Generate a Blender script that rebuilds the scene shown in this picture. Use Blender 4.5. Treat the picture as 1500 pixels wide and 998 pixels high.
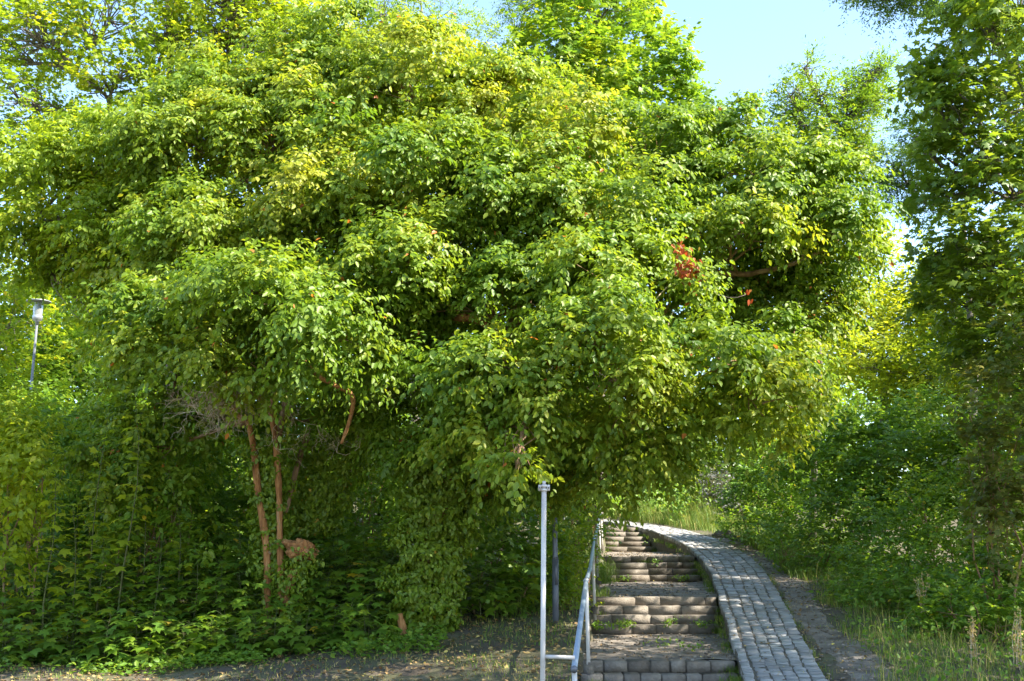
import bpy, math, random
import numpy as np
for o in list(bpy.data.objects): bpy.data.objects.remove(o)
SC = bpy.context.scene
COL = SC.collection
R = math.radians
# ------------------------------------------------------------------ camera
F = 1700.0; PITCH = math.atan(331/1700.0); CAMZ = 1.6
cam = bpy.data.objects.new('camera', bpy.data.cameras.new('camera')); COL.objects.link(cam)
cam.location = (0, 0, CAMZ); cam.rotation_euler = (R(90)+PITCH, 0, 0)
cam.data.sensor_width = 36; cam.data.lens = 36*F/1500; cam.data.clip_end = 1500; cam.data.clip_start = 0.1
SC.camera = cam
# ------------------------------------------------------------------ light
SUN_EL, SUN_AZ = R(45), R(-22)          # azimuth measured from +X towards +Y
S_DIR = (math.cos(SUN_EL)*math.cos(SUN_AZ), math.cos(SUN_EL)*math.sin(SUN_AZ), math.sin(SUN_EL))
w = bpy.data.worlds.new("World"); SC.world = w; w.use_nodes = True
nt = w.node_tree; nt.nodes.clear()
sky = nt.nodes.new('ShaderNodeTexSky'); sky.sky_type = 'NISHITA'; sky.sun_disc = False
sky.sun_elevation = SUN_EL; sky.sun_rotation = R(90)-SUN_AZ
sky.air_density = 1.0; sky.dust_density = 0.5; sky.ozone_density = 2.0
bg = nt.nodes.new('ShaderNodeBackground'); bg.inputs[1].default_value = 0.118
wo = nt.nodes.new('ShaderNodeOutputWorld')
nt.links.new(sky.outputs[0], bg.inputs[0]); nt.links.new(bg.outputs[0], wo.inputs[0])
sl = bpy.data.lights.new('sun', 'SUN'); sl.energy = 3.9; sl.angle = R(0.5); sl.color = (1, .93, .80)
sun = bpy.data.objects.new('sun', sl); COL.objects.link(sun)
from mathutils import Vector, noise as mnoise
sun.rotation_euler = Vector(S_DIR).to_track_quat('Z', 'Y').to_euler()
SC.view_settings.view_transform = 'Standard'; SC.view_settings.look = 'None'
SC.view_settings.exposure = 2.2; SC.view_settings.gamma = 1; SC.view_settings.use_curve_mapping = False
cy = SC.cycles
cy.max_bounces = 12; cy.diffuse_bounces = 8; cy.glossy_bounces = 2; cy.transmission_bounces = 8; cy.transparent_max_bounces = 4
cy.caustics_reflective = False; cy.caustics_refractive = False; cy.sample_clamp_indirect = 6

def W(px, py, Y):
    """point of the photograph at ground distance Y -> world position"""
    a = PITCH + math.atan((499-py)/F)
    dz = Y*math.tan(a)
    depth = Y*math.cos(PITCH) + dz*math.sin(PITCH)
    return np.array([(px-750)/F*depth, Y, CAMZ+dz])
def PXM(n, Y): return n*Y/F*1.0
# ------------------------------------------------------------------ object helpers
def tag(o, label=None, cat=None, group=None, kind=None):
    if label: o['label'] = label
    if cat: o['category'] = cat
    if group: o['group'] = group
    if kind: o['kind'] = kind
    return o
def thing(name, label, cat, loc=(0,0,0), group=None):
    o = bpy.data.objects.new(name, None); COL.objects.link(o); o.location = [float(v) for v in loc]
    o.empty_display_size = .2
    bpy.context.view_layer.update()
    return tag(o, label, cat, group)
def link(name, me, parent=None, mat=None):
    o = bpy.data.objects.new(name, me); COL.objects.link(o)
    if mat is not None: me.materials.append(mat)
    if parent is not None:
        root = parent; off = Vector((0,0,0))
        while root is not None:
            off += root.location; root = root.parent
        o.parent = parent; o.location = -off
        # geometry is written in world space; the object sits at minus the parent's place
    return o
def raw_mesh(name, V, Fc, attr=None, smooth=False):
    """V (n,3) array; Fc (m,k) array of equal-size faces; attr per face float"""
    me = bpy.data.meshes.new(name)
    V = np.ascontiguousarray(V, dtype=np.float32); Fc = np.ascontiguousarray(Fc, dtype=np.int32)
    m, k = Fc.shape
    me.vertices.add(len(V)); me.vertices.foreach_set('co', V.ravel())
    me.loops.add(m*k); me.loops.foreach_set('vertex_index', Fc.ravel())
    me.polygons.add(m); me.polygons.foreach_set('loop_start', np.arange(0, m*k, k, dtype=np.int32))
    me.polygons.foreach_set('loop_total', np.full(m, k, dtype=np.int32))
    if smooth: me.polygons.foreach_set('use_smooth', np.ones(m, dtype=bool))
    if attr is not None:
        a = me.attributes.new('tint', 'FLOAT', 'FACE'); a.data.foreach_set('value', np.ascontiguousarray(attr, dtype=np.float32))
    me.update(calc_edges=True)
    return me
class MB:
    def __init__(s): s.v = []; s.f = []; s.a = []; s.t = 0.5
    def box(s, c, ax, ay, az, ch=0.0, jit=0.0, rng=None, tint=None, ky=1.0):
        """chamfered block: centre c, half-axis vectors"""
        c, ax, ay, az = [np.asarray(q, float) for q in (c, ax, ay, az)]
        b = len(s.v); lx, ly, lz = [np.linalg.norm(q) for q in (ax, ay, az)]
        def ring(k, z): 
            return [c+az*z+ax*sx*(1-.35*k/lx)+ay*sy*(1-ky*k/ly) for sx, sy in ((-1,-1),(1,-1),(1,1),(-1,1))]
        if ch:
            rings = [ring(0, -1), ring(0, 1-ch/lz), ring(ch*.9, 1)]
        else: rings = [ring(0, -1), ring(0, 1)]
        pts = [p for r_ in rings for p in r_]
        if jit and rng is not None: pts = [p+rng.normal(0, jit, 3) for p in pts]
        s.v += pts
        n = len(rings); q = [(b+3, b+2, b+1, b)]
        for k in range(n-1):
            o = b+4*k
            for i in range(4):
                j = (i+1) % 4; q.append((o+i, o+j, o+4+j, o+4+i))
        o = b+4*(n-1); q.append((o, o+1, o+2, o+3))
        s.f += q; s.a += [s.t if tint is None else tint]*len(q)
    def tube(s, pts, rad, n=6, cap=True, tint=None):
        pts = [np.asarray(p, float) for p in pts]
        if np.isscalar(rad): rad = [rad]*len(pts)
        b = len(s.v); prev = None
        for i, p in enumerate(pts):
            d = pts[min(i+1, len(pts)-1)] - pts[max(i-1, 0)]
            d = d/(np.linalg.norm(d)+1e-9)
            if prev is None:
                h = np.array([1., 0, 0]) if abs(d[0]) < .8 else np.array([0, 1., 0])
                u = np.cross(d, h)
            else: u = prev - d*np.dot(prev, d)
            u /= np.linalg.norm(u)+1e-9; prev = u; v = np.cross(d, u)
            for k in range(n):
                a = 2*math.pi*k/n
                s.v.append(p + rad[i]*(u*math.cos(a)+v*math.sin(a)))
        q = []
        for i in range(len(pts)-1):
            o = b+i*n
            for k in range(n):
                j = (k+1) % n; q.append((o+k, o+j, o+n+j, o+n+k))
        if cap and n >= 4:
            for o, rev in ((b, True), (b+(len(pts)-1)*n, False)):
                for k in range(1, n-2, 2):
                    f = (o, o+k, o+k+1, o+k+2); q.append(f[::-1] if rev else f)
        s.f += q; s.a += [s.t if tint is None else tint]*len(q)
    def lathe(s, c, prof, n=16, tint=None):
        """prof: list of (r,z)"""
        b = len(s.v)
        for r_, z in prof:
            for k in range(n):
                a = 2*math.pi*k/n; s.v.append(np.array([c[0]+r_*math.cos(a), c[1]+r_*math.sin(a), c[2]+z]))
        q = []
        for i in range(len(prof)-1):
            o = b+i*n
            for k in range(n):
                j = (k+1) % n; q.append((o+k, o+j, o+n+j, o+n+k))
        s.f += q; s.a += [s.t if tint is None else tint]*len(q)
    def quad(s, a, b, c, d, tint=None):
        o = len(s.v); s.v += [np.asarray(q, float) for q in (a, b, c, d)]; s.f.append((o, o+1, o+2, o+3)); s.a.append(s.t if tint is None else tint)
    def build(s, name, mat, parent=None, smooth=False):
        me = raw_mesh(name, np.array(s.v), np.array(s.f), s.a, smooth)
        return link(name, me, parent, mat)
# ------------------------------------------------------------------ materials
def newmat(name):
    m = bpy.data.materials.new(name); m.use_nodes = True
    t = m.node_tree; t.nodes.clear(); return m, t
def N(t, kind, **kw):
    n = t.nodes.new(kind)
    for k, v in kw.items():
        if k.startswith('i_'):
            key = k[2:]; n.inputs[int(key) if key.isdigit() else key.replace('_', ' ')].default_value = v
        else: setattr(n, k, v)
    return n
def ramp(t, stops, fac):
    r_ = t.nodes.new('ShaderNodeValToRGB'); e = r_.color_ramp.elements
    while len(e) < len(stops): e.new(.5)
    for i, (p, c) in enumerate(stops): e[i].position = p; e[i].color = (*c, 1)
    t.links.new(fac, r_.inputs[0]); return r_
def leaf_mat(name, stops, trans=.38, rough=.46, tgain=(1.75, 1.6, .8), spec=.42, gain=(1.85, 1.85, 1.6)):
    trans = trans*1.2; stops = [(a, tuple(x*g for x, g in zip(c, gain))) for a, c in stops]
    m, t = newmat(name)
    at = N(t, 'ShaderNodeAttribute', attribute_name='tint')
    r_ = ramp(t, stops, at.outputs['Fac'])
    p = N(t, 'ShaderNodeBsdfPrincipled'); p.inputs['Roughness'].default_value = rough
    p.inputs['Specular IOR Level'].default_value = spec
    t.links.new(r_.outputs[0], p.inputs['Base Color'])
    g = N(t, 'ShaderNodeMix', data_type='RGBA', blend_type='MULTIPLY'); g.inputs[0].default_value = 1
    t.links.new(r_.outputs[0], g.inputs[6]); g.inputs[7].default_value = (*tgain, 1)
    tr = N(t, 'ShaderNodeBsdfTranslucent'); t.links.new(g.outputs[2], tr.inputs[0])
    mx = N(t, 'ShaderNodeMixShader'); mx.inputs[0].default_value = trans
    o = N(t, 'ShaderNodeOutputMaterial')
    t.links.new(p.outputs[0], mx.inputs[1]); t.links.new(tr.outputs[0], mx.inputs[2]); t.links.new(mx.outputs[0], o.inputs[0])
    return m
def rough_mat(name, stops, scale=3, detail=8, rough=.9, bump=.3, bscale=None, use_tint=0.0, dist=.02, stretch=None, spec=.25, metal=0):
    m, t = newmat(name)
    tc = N(t, 'ShaderNodeTexCoord'); src = tc.outputs['Object']
    if stretch:
        mp = N(t, 'ShaderNodeMapping'); mp.inputs['Scale'].default_value = stretch; t.links.new(src, mp.inputs[0]); src = mp.outputs[0]
    n = N(t, 'ShaderNodeTexNoise', i_Scale=scale, i_Detail=detail, i_Roughness=.65); t.links.new(src, n.inputs['Vector'])
    fac = n.outputs['Fac']
    if use_tint:
        at = N(t, 'ShaderNodeAttribute', attribute_name='tint')
        mx = N(t, 'ShaderNodeMix', data_type='FLOAT'); mx.inputs[0].default_value = use_tint
        t.links.new(fac, mx.inputs[2]); t.links.new(at.outputs['Fac'], mx.inputs[3]); fac = mx.outputs[0]
    r_ = ramp(t, stops, fac)
    p = N(t, 'ShaderNodeBsdfPrincipled'); p.inputs['Roughness'].default_value = rough; p.inputs['Specular IOR Level'].default_value = spec
    p.inputs['Metallic'].default_value = metal
    t.links.new(r_.outputs[0], p.inputs['Base Color'])
    n2 = N(t, 'ShaderNodeTexNoise', i_Scale=bscale or scale*4, i_Detail=6); t.links.new(src, n2.inputs['Vector'])
    b = N(t, 'ShaderNodeBump', i_Strength=bump, i_Distance=dist); t.links.new(n2.outputs['Fac'], b.inputs['Height']); t.links.new(b.outputs[0], p.inputs['Normal'])
    o = N(t, 'ShaderNodeOutputMaterial'); t.links.new(p.outputs[0], o.inputs[0])
    return m
YEL = (.42, .30, .03)
M = {}
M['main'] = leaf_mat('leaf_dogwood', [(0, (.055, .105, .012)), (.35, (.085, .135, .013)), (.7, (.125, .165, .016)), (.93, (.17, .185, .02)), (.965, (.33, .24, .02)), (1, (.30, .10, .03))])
M['light'] = leaf_mat('leaf_light', [(0, (.085, .135, .012)), (.5, (.135, .185, .014)), (.9, (.19, .21, .016)), (1, (.32, .25, .03))], trans=.45)
M['maple'] = leaf_mat('leaf_maple', [(0, (.060, .115, .012)), (.5, (.090, .150, .014)), (.95, (.15, .185, .016)), (1, YEL)], trans=.40)
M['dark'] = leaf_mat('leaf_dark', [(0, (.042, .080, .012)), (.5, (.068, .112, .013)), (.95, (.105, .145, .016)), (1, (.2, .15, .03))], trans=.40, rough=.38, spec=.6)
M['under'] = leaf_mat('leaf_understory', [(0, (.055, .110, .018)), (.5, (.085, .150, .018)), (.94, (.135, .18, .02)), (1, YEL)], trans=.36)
M['blue'] = leaf_mat('leaf_locust', [(0, (.040, .085, .026)), (.5, (.060, .11, .03)), (1, (.10, .15, .035))], trans=.35)
M['olive'] = leaf_mat('leaf_oak', [(0, (.05, .07, .018)), (.5, (.085, .10, .022)), (.9, (.15, .14, .035)), (1, (.22, .15, .05))], trans=.3)
M['gold'] = leaf_mat('leaf_sunlit_tone', [(0, (.12, .165, .014)), (.5, (.18, .215, .018)), (1, (.25, .25, .025))], trans=.5)  # sunlight painted into the leaf colour: paler and yellower
M['red'] = leaf_mat('leaf_red', [(0, (.14, .03, .012)), (.4, (.24, .05, .018)), (.75, (.32, .09, .02)), (1, (.20, .15, .02))], trans=.35, tgain=(1.3, .9, .8))
M['ivy'] = leaf_mat('leaf_ivy', [(0, (.06, .10, .010)), (.5, (.10, .145, .012)), (.93, (.14, .17, .014)), (1, (.24, .16, .02))], trans=.3)
M['grey'] = leaf_mat('leaf_grey', [(0, (.045, .05, .05)), (.5, (.075, .08, .08)), (1, (.12, .11, .12))], trans=.2)
M['grass'] = leaf_mat('grass', [(0, (.05, .10, .015)), (.5, (.10, .14, .025)), (.8, (.22, .19, .06)), (1, (.36, .28, .13))], trans=.3, rough=.6, tgain=(1.3, 1.3, .9))
M['litter'] = leaf_mat('leaf_litter', [(0, (.09, .055, .03)), (.5, (.17, .11, .05)), (.85, (.28, .20, .09)), (1, (.42, .33, .10))], trans=.1, rough=.8, tgain=(1, 1, 1))
M['bark'] = rough_mat('bark', [(.3, (.16, .095, .05)), (.5, (.30, .18, .10)), (.7, (.42, .29, .18))], scale=6, stretch=(1, 1, .25), bump=.6, dist=.02)
M['barkred'] = rough_mat('bark_orange', [(.3, (.10, .045, .02)), (.45, (.30, .13, .045)), (.6, (.42, .21, .08)), (.75, (.30, .26, .18))], scale=11, stretch=(1, 1, .22), bump=1.0, bscale=30, dist=.04)
M['barkgrey'] = rough_mat('bark_grey', [(.3, (.09, .075, .06)), (.55, (.2, .17, .14)), (.75, (.32, .28, .24))], scale=5, stretch=(1, 1, .25), bump=.6)
M['deadtwig'] = rough_mat('dead_twig', [(.3, (.45, .33, .22)), (.7, (.70, .56, .42))], scale=9)
M['ground'] = rough_mat('ground', [(.25, (.05, .04, .028)), (.42, (.11, .088, .065)), (.55, (.10, .10, .05)), (.75, (.20, .165, .12))], scale=1.6, detail=10, bump=.8, bscale=30, dist=.03)
M['dirt'] = rough_mat('dirt', [(.3, (.11, .09, .07)), (.46, (.20, .17, .14)), (.56, (.26, .225, .19)), (.7, (.36, .31, .26))], scale=2.6, detail=14, bump=1.0, bscale=45, dist=.035)
M['stone'] = rough_mat('granite', [(.2, (.085, .068, .052)), (.42, (.175, .148, .118)), (.62, (.27, .238, .198)), (.85, (.40, .35, .28))], scale=7, detail=10, use_tint=.4, bump=1.0, bscale=45, dist=.015, rough=.8)
M['sett'] = rough_mat('setts', [(.12, (.17, .16, .15)), (.45, (.26, .25, .24)), (.75, (.35, .345, .335)), (1, (.44, .40, .34))], scale=10, detail=8, use_tint=.6, bump=.5, bscale=50, dist=.01, rough=.62, spec=.4)
M['mortar'] = rough_mat('mortar', [(.3, (.08, .07, .055)), (.6, (.15, .13, .105)), (.8, (.10, .11, .05))], scale=8, bump=.7, dist=.02)
M['stalk'] = rough_mat('green_stalk', [(.3, (.06, .09, .025)), (.7, (.13, .12, .05))], scale=6)
M['steel'] = rough_mat('painted_rail', [(.3, (.20, .25, .30)), (.7, (.30, .36, .42))], scale=7, bump=.12, rough=.38, metal=.3, spec=.5)
M['whitepaint'] = rough_mat('white_pole', [(.28, (.25, .19, .14)), (.38, (.44, .40, .36)), (.5, (.55, .52, .49)), (.8, (.62, .59, .57))], scale=5, stretch=(1, 1, .4), bump=.15, rough=.5)
M['greypole'] = rough_mat('grey_pole', [(.3, (.10, .11, .13)), (.7, (.17, .18, .21))], scale=5, bump=.1, rough=.45, metal=.3)
M['galv'] = rough_mat('zinc_pole', [(.3, (.38, .39, .41)), (.7, (.52, .53, .55))], scale=6, bump=.1, rough=.4, metal=.5)
M['lamppole'] = rough_mat('lamp_pole_grey', [(.3, (.16, .17, .18)), (.7, (.24, .25, .27))], scale=6, bump=.1, rough=.5, metal=.3)
def glass_mat():
    m, t = newmat('lamp_glass'); p = N(t, 'ShaderNodeBsdfPrincipled')
    p.inputs['Base Color'].default_value = (.6, .62, .6, 1); p.inputs['Roughness'].default_value = .15
    p.inputs['Transmission Weight'].default_value = .6
    o = N(t, 'ShaderNodeOutputMaterial'); t.links.new(p.outputs[0], o.inputs[0]); return m
M['glass'] = glass_mat()
# ------------------------------------------------------------------ terrain
PROF = [(-20, -.35), (11.3, -.34), (13.0, -.12), (16.3, .34), (21.6, 1.05), (29, 1.84), (36, 2.8), (39, 3.2), (42, 3.4), (60, 4.6), (120, 9), (400, 20)]
LEFT = [(-20, -.35), (11.0, -.33), (15, -.1), (17, .1), (19, .22), (22, .5), (30, 1.8), (40, 4), (60, 7), (120, 13), (400, 24)]
def prof(Y, P=PROF):
    return np.interp(Y, [p[0] for p in P], [p[1] for p in P])
CL = [(2.3, 9.5), (2.75, 11.5), (3.2, 13.5), (3.42, 15), (3.58, 16.3), (3.95, 19), (4.32, 21.7), (4.78, 25), (5.1, 28), (5.18, 30.5), (4.98, 32.8), (4.5, 34.9), (3.75, 36.6), (2.6, 38.1), (1.2, 39.3), (-.8, 40.3), (-4, 41.2), (-9, 42)]
def smooth_poly(P, step):
    P = np.array(P, float); out = []
    for i in range(len(P)-1):
        p0, p1, p2, p3 = P[max(i-1, 0)], P[i], P[i+1], P[min(i+2, len(P)-1)]
        n = max(2, int(np.linalg.norm(p2-p1)/step))
        for k in range(n):
            t = k/n
            out.append(.5*((2*p1)+(-p0+p2)*t+(2*p0-5*p1+4*p2-p3)*t*t+(-p0+3*p1-3*p2+p3)*t**3))
    out.append(P[-1]); return np.array(out)
CLS = smooth_poly(CL, .08)
def cl_x(Y): return np.interp(Y, [p[1] for p in CL], [p[0] for p in CL])
def stair_l(Y): return .9 + (Y-15.7)*.095
def sstep(a, b, x): t = np.clip((x-a)/(b-a), 0, 1); return t*t*(3-2*t)
def vnoise(x, y, f, seed=0):
    return (np.sin(x*f*1.3+seed)*np.cos(y*f*1.7+seed*2.1)+np.sin((x+y)*f*2.3+seed*.7)*.5+np.cos((x-y*1.3)*f*3.9+seed)*.3)
def T(x, y):
    x = np.asarray(x, float); y = np.asarray(y, float)
    a = prof(y); l = prof(y, LEFT)
    k = sstep(-6, .3, x)
    z = l*(1-k)+a*k
    z = z + np.clip(x-7, 0, 30)*.05
    z = z + .025*vnoise(x, y, 1.1)
    return z
def ground_sheet():
    xs = np.concatenate([np.linspace(-220, -16, 25), np.linspace(-15.5, -3, 42), np.arange(-2.8, 9, .14), np.linspace(9.5, 16, 16), np.linspace(18, 220, 25)])
    ys = np.concatenate([np.linspace(-60, 8, 12), np.arange(9, 43, .16), np.linspace(44, 70, 20), np.linspace(78, 400, 20)])
    X, Y = np.meshgrid(xs, ys)
    Z = T(X, Y)
    # the trench that carries the stairs and the cobbled ramp
    inside = (X > stair_l(Y)+.02) & (X < cl_x(Y)+.42) & (Y < 37.0) & (Y > 9)
    Z = np.where(inside, Z-.75, Z)
    # distance to the ramp's centre line past the stairs
    pts = CLS[CLS[:, 1] > 30]
    D = np.min(np.hypot(X[..., None]-pts[None, None, ::6, 0], Y[..., None]-pts[None, None, ::6, 1]), axis=2) if False else None
    near = np.zeros_like(X, bool)
    for p in pts[::5]: near |= np.hypot(X-p[0], Y-p[1]) < .42
    Z = np.where(near & ~inside, Z-.15, Z)
    r = np.random.default_rng(3); Z += r.normal(0, .006, Z.shape)
    V = np.stack([X, Y, Z], -1).reshape(-1, 3)
    ny, nx = X.shape; i = np.arange(ny-1)[:, None]*nx+np.arange(nx-1)[None]
    Fc = np.stack([i, i+1, i+nx+1, i+nx], -1).reshape(-1, 4)
    o = link('ground', raw_mesh('ground', V, Fc, np.full(len(Fc), .5), True), None, M['ground']); tag(o, kind='structure')
ground_sheet()
def strip(name, path, wl, wr, mat, lift, seed, nw=7, ragged=.12):
    r = np.random.default_rng(seed); V = []; n = len(path)
    off = 0
    for i, p in enumerate(path):
        d = path[min(i+1, n-1)]-path[max(i-1, 0)]; d = d/np.linalg.norm(d); nrm = np.array([d[1], -d[0]])
        a = -wl+r.normal(0, ragged*.4)+.1*math.sin(i*.13); b = wr+ragged*math.sin(i*.21+2)+r.normal(0, ragged*.3)
        for k in range(nw):
            u = a+(b-a)*k/(nw-1); q = p+nrm*u
            edge = min(k, nw-1-k)
            V.append((q[0], q[1], float(T(q[0], q[1]))+(lift if edge > 0 else -.03)))
    i = np.arange(n-1)[:, None]*nw+np.arange(nw-1)[None]
    Fc = np.stack([i, i+1, i+nw+1, i+nw], -1).reshape(-1, 4)
    o = link(name, raw_mesh(name, np.array(V), Fc, np.full(len(Fc), .5), True), None, mat); return tag(o, kind='structure')
dp = CLS[(CLS[:, 1] < 33)][::3].copy(); dp[:, 0] += 1.0 + np.interp(dp[:, 1], [10, 16, 22, 30, 33], [.25, .15, -.05, -.15, -.25])
strip('dirt_path', dp, .42, .30, M['dirt'], .012, 5)

# ------------------------------------------------------------------ cobbled ramp
def ramp_w(Y): return np.interp(Y, [12, 16, 21, 28, 40], [1.02, 1.02, 1.10, 1.22, 1.25])
def cobbled():
    r = np.random.default_rng(11); mb = MB(); base = MB()
    n = len(CLS); seg = np.r_[0, np.cumsum(np.linalg.norm(np.diff(CLS, axis=0), axis=1))]
    def at(s):
        x = np.interp(s, seg, CLS[:, 0]); y = np.interp(s, seg, CLS[:, 1])
        x2 = np.interp(s+.05, seg, CLS[:, 0]); y2 = np.interp(s+.05, seg, CLS[:, 1])
        d = np.array([x2-x, y2-y]); d /= np.linalg.norm(d)+1e-9
        return np.array([x, y]), d, np.array([d[1], -d[0]])
    def sz(y): return float(prof(y))+.035
    L = seg[-1]
    # rows: (offset from left edge as a fraction, half width)
    rows = [(.065, .062), (.245, .085), (.415, .078), (.58, .08), (.745, .076), (.92, .088)]
    for ri, (fo, hw) in enumerate(rows):
        s = r.uniform(0, .1)
        while s < L-.3:
            ln = r.uniform(.08, .17)
            c, d, nn = at(s+ln/2); wd = float(ramp_w(c[1])); u = -wd/2+fo*wd+.012*math.sin(s*2.1+ri)+r.normal(0, .006)
            q = c+nn*u
            z = sz(c[1]); z2 = sz(c[1]+d[1]*.1); sl = np.array([d[0], d[1], (z2-z)/.1]); sl /= np.linalg.norm(sl)
            nn3 = np.array([nn[0], nn[1], 0]); up = np.cross(nn3, sl); up = up if up[2] > 0 else -up
            tilt = r.normal(0, .03); up2 = up+nn3*tilt+sl*r.normal(0, .04); up2 /= np.linalg.norm(up2)
            mb.box((q[0], q[1], z-.05+r.normal(0, .005)+(.01 if ri == 0 else 0)), sl*(ln/2-.005), nn3*hw*wd*.98*r.uniform(.9, 1.02), up2*.05, ch=.012, jit=.0055, rng=r, tint=float(np.clip(r.normal(.5, .22), 0, 1)))
            s += ln
    # bedding between the stones and the side walls of the ramp
    prev = None
    for i in range(0, n, 3):
        p = CLS[i]; d = CLS[min(i+1, n-1)]-CLS[max(i-1, 0)]; d /= np.linalg.norm(d); nn = np.array([d[1], -d[0]]); wd = float(ramp_w(p[1]))/2
        z = sz(p[1])-.012
        a = p-nn*(wd-.01); b = p+nn*(wd-.005)
        cur = [(a[0], a[1], z-.75), (a[0], a[1], z), (b[0], b[1], z), (b[0], b[1], z-.3)]
        if prev:
            for k in range(3): base.quad(prev[k], prev[k+1], cur[k+1], cur[k])
        prev = cur
    v0 = len(mb.v)
    o = mb.build('cobbled_path', M['sett']); tag(o, kind='structure')
    b = base.build('path_bedding', M['mortar']); tag(b, kind='structure')
cobbled()

# ------------------------------------------------------------------ stairway
stairs = thing('stone_stairway', 'weathered granite block stairway with dirt landings climbing the slope beside the cobbled path', 'stairs', (2, 16, .3))
FLIGHTS = [(16.3, .34, 5, .34), (21.6, 1.05, 4, .33), (29.0, 1.84, 4, .33), (35.2, 2.75, 5, .34)]
RIS = .148
def build_stairs():
    r = np.random.default_rng(21)
    for fi, (Y0, z0, n, tread) in enumerate(FLIGHTS):
        for k in range(n):
            y = Y0-k*tread; z = z0-k*RIS
            xl = stair_l(y)-.02+r.normal(0, .02); xr = float(cl_x(y))-float(ramp_w(y))/2-.03
            if fi == 3: xl += 0
            mb = MB(); x = xl
            while x < xr-.06:
                ln = r.uniform(.22, .36) if fi == 0 else r.uniform(.35, .85)
                if xr-(x+ln) < .15: ln = xr-x
                hz = RIS/2-.002
                g = r.uniform(.006, .016) if fi == 0 else r.uniform(.002, .009)
                mb.box((x+ln/2, y+.16+r.normal(0, .010), z-hz+r.normal(0, .003)), (ln/2-g, r.normal(0, .005), 0), (0, .16, 0), (0, 0, hz), ch=.009, ky=3.2, jit=.0045, rng=r, tint=float(np.clip(r.normal(.42, .2 if fi == 0 else .13), 0, 1)))
                x += ln
            st = mb.build('step', M['stone'], stairs)
            fb = MB(); fb.box(((xl+xr)/2, y+.21, z-RIS/2-.03), ((xr-xl)/2, 0, 0), (0, .17, 0), (0, 0, RIS/2+.012))
            fb.build('joint_fill', M['mortar'], st)
    # landings of trodden earth
    global LAND; LAND = []
    for fi in range(4):
        Y0, z0, n, tread = FLIGHTS[fi]
        if fi < 3:
            Y1, z1, n1, t1 = FLIGHTS[fi+1]; yb = Y1-(n1-1)*t1; zb = z1-n1*RIS+.01
        else: yb = 37.9; zb = 3.05
        mbx = []; ny = 26; nx = 16
        for j in range(ny):
            y = Y0+.28+(yb+.1-Y0-.28)*j/(ny-1)
            if fi == 3: xr = min(float(cl_x(y))-.5, 4.2)
            else: xr = float(cl_x(y))-float(ramp_w(y))/2+.02
            xl = stair_l(y)-.12
            for i in range(nx):
                x = xl+(xr-xl)*i/(nx-1)
                t = j/(ny-1); zz = z0-.012+(zb-z0)*t**1.2
                zz += .012*vnoise(x, y, 3, fi)+.05*max(0, (i-12)/3)**2*(0.6 if 0 < j < ny-1 else 0)
                mbx.append((x, y, zz))
        ii = np.arange(ny-1)[:, None]*nx+np.arange(nx-1)[None]
        Fc = np.stack([ii, ii+1, ii+nx+1, ii+nx], -1).reshape(-1, 4)
        LAND.append(np.array(mbx))
        link('landing', raw_mesh('landing', np.array(mbx), Fc, np.full(len(Fc), .5), True), stairs, M['dirt'])
build_stairs()

# ------------------------------------------------------------------ handrails, post and lamps
hr = thing('handrail', 'blue-grey tubular steel handrail on posts climbing the left side of the stairs', 'handrail', W(841, 1040, 11.8))
railpts = [W(841, 981, 11.8), W(858.5, 851, 16.0), W(864.5, 834, 17.2), W(870.5, 790, 22.5), W(875, 775, 26), W(880.5, 746, 31)]
def subdiv(pts, n=4):
    out = []
    for a, b in zip(pts[:-1], pts[1:]):
        for k in range(n): out.append(a+(b-a)*k/n)
    return out+[pts[-1]]
mb = MB(); mb.tube(railpts, .030, 14); mb.build('rail', M['steel'], hr, True)
mb = MB(); d_ = railpts[1]-railpts[0]; d_ /= np.linalg.norm(d_); mb.tube([railpts[0]-d_*.012, railpts[0]+d_*.03], .034, 14); mb.build('end_cap', M['greypole'], hr)
for k in (1, 2, 3, 4):
    mb = MB(); p = railpts[k]; d_ = railpts[k+1]-railpts[k]; d_ /= np.linalg.norm(d_); mb.tube([p-d_*.03, p+d_*.05], .036, 14); mb.build('rail_sleeve', M['galv'], hr)
for y in (11.84, 16.05, 20.4, 24.5, 28.0, 30.9):
    ys = [p[1] for p in railpts]; x = np.interp(y, ys, [p[0] for p in railpts]); z = np.interp(y, ys, [p[2] for p in railpts])
    mb = MB(); mb.tube([(x+.02, y, float(T(x, y))-.2), (x, y, z-.005)], .026, 12); mb.build('rail_post', M['whitepaint'], hr, True)
    mb = MB(); mb.lathe((x+.02, y, float(T(x, y))), [(.075, -.1), (.07, .012), (.055, .022), (.028, .024), (.0275, .05)], 10); mb.build('footing', M['mortar'], hr)
# white post
pt = W(797, 710, 12.0); pb = np.array([.295, 12.0, -.4])
wp = thing('white_post', 'tall white pipe post with bolted clamp top, joined by a crossbar to the handrail', 'post', pb)
mb = MB(); mb.tube([pb, pt], .026, 14); mb.build('pole', M['whitepaint'], wp, True)
mb = MB(); mb.tube([pt, pt+np.array([0, 0, .035])], .018, 10); mb.build('top_stub', M['whitepaint'], wp)
cl = MB()
for dz in (-.005, -.045):
    cl.tube([pt+np.array([0, 0, dz]), pt+np.array([0, 0, dz-.022])], .040, 14)
for sx in (-1, 1): cl.box(pt+np.array([sx*.045, 0, -.034]), (.014, 0, 0), (0, .028, 0), (0, 0, .030), ch=.006)
cb = cl.build('clamp', M['whitepaint'], wp)
for sx in (-1, 1): mb = MB(); mb.tube([pt+np.array([sx*.046, -.042, -.034]), pt+np.array([sx*.046, -.024, -.034])], .009, 6); mb.build('bolt', M['greypole'], cb)
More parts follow.
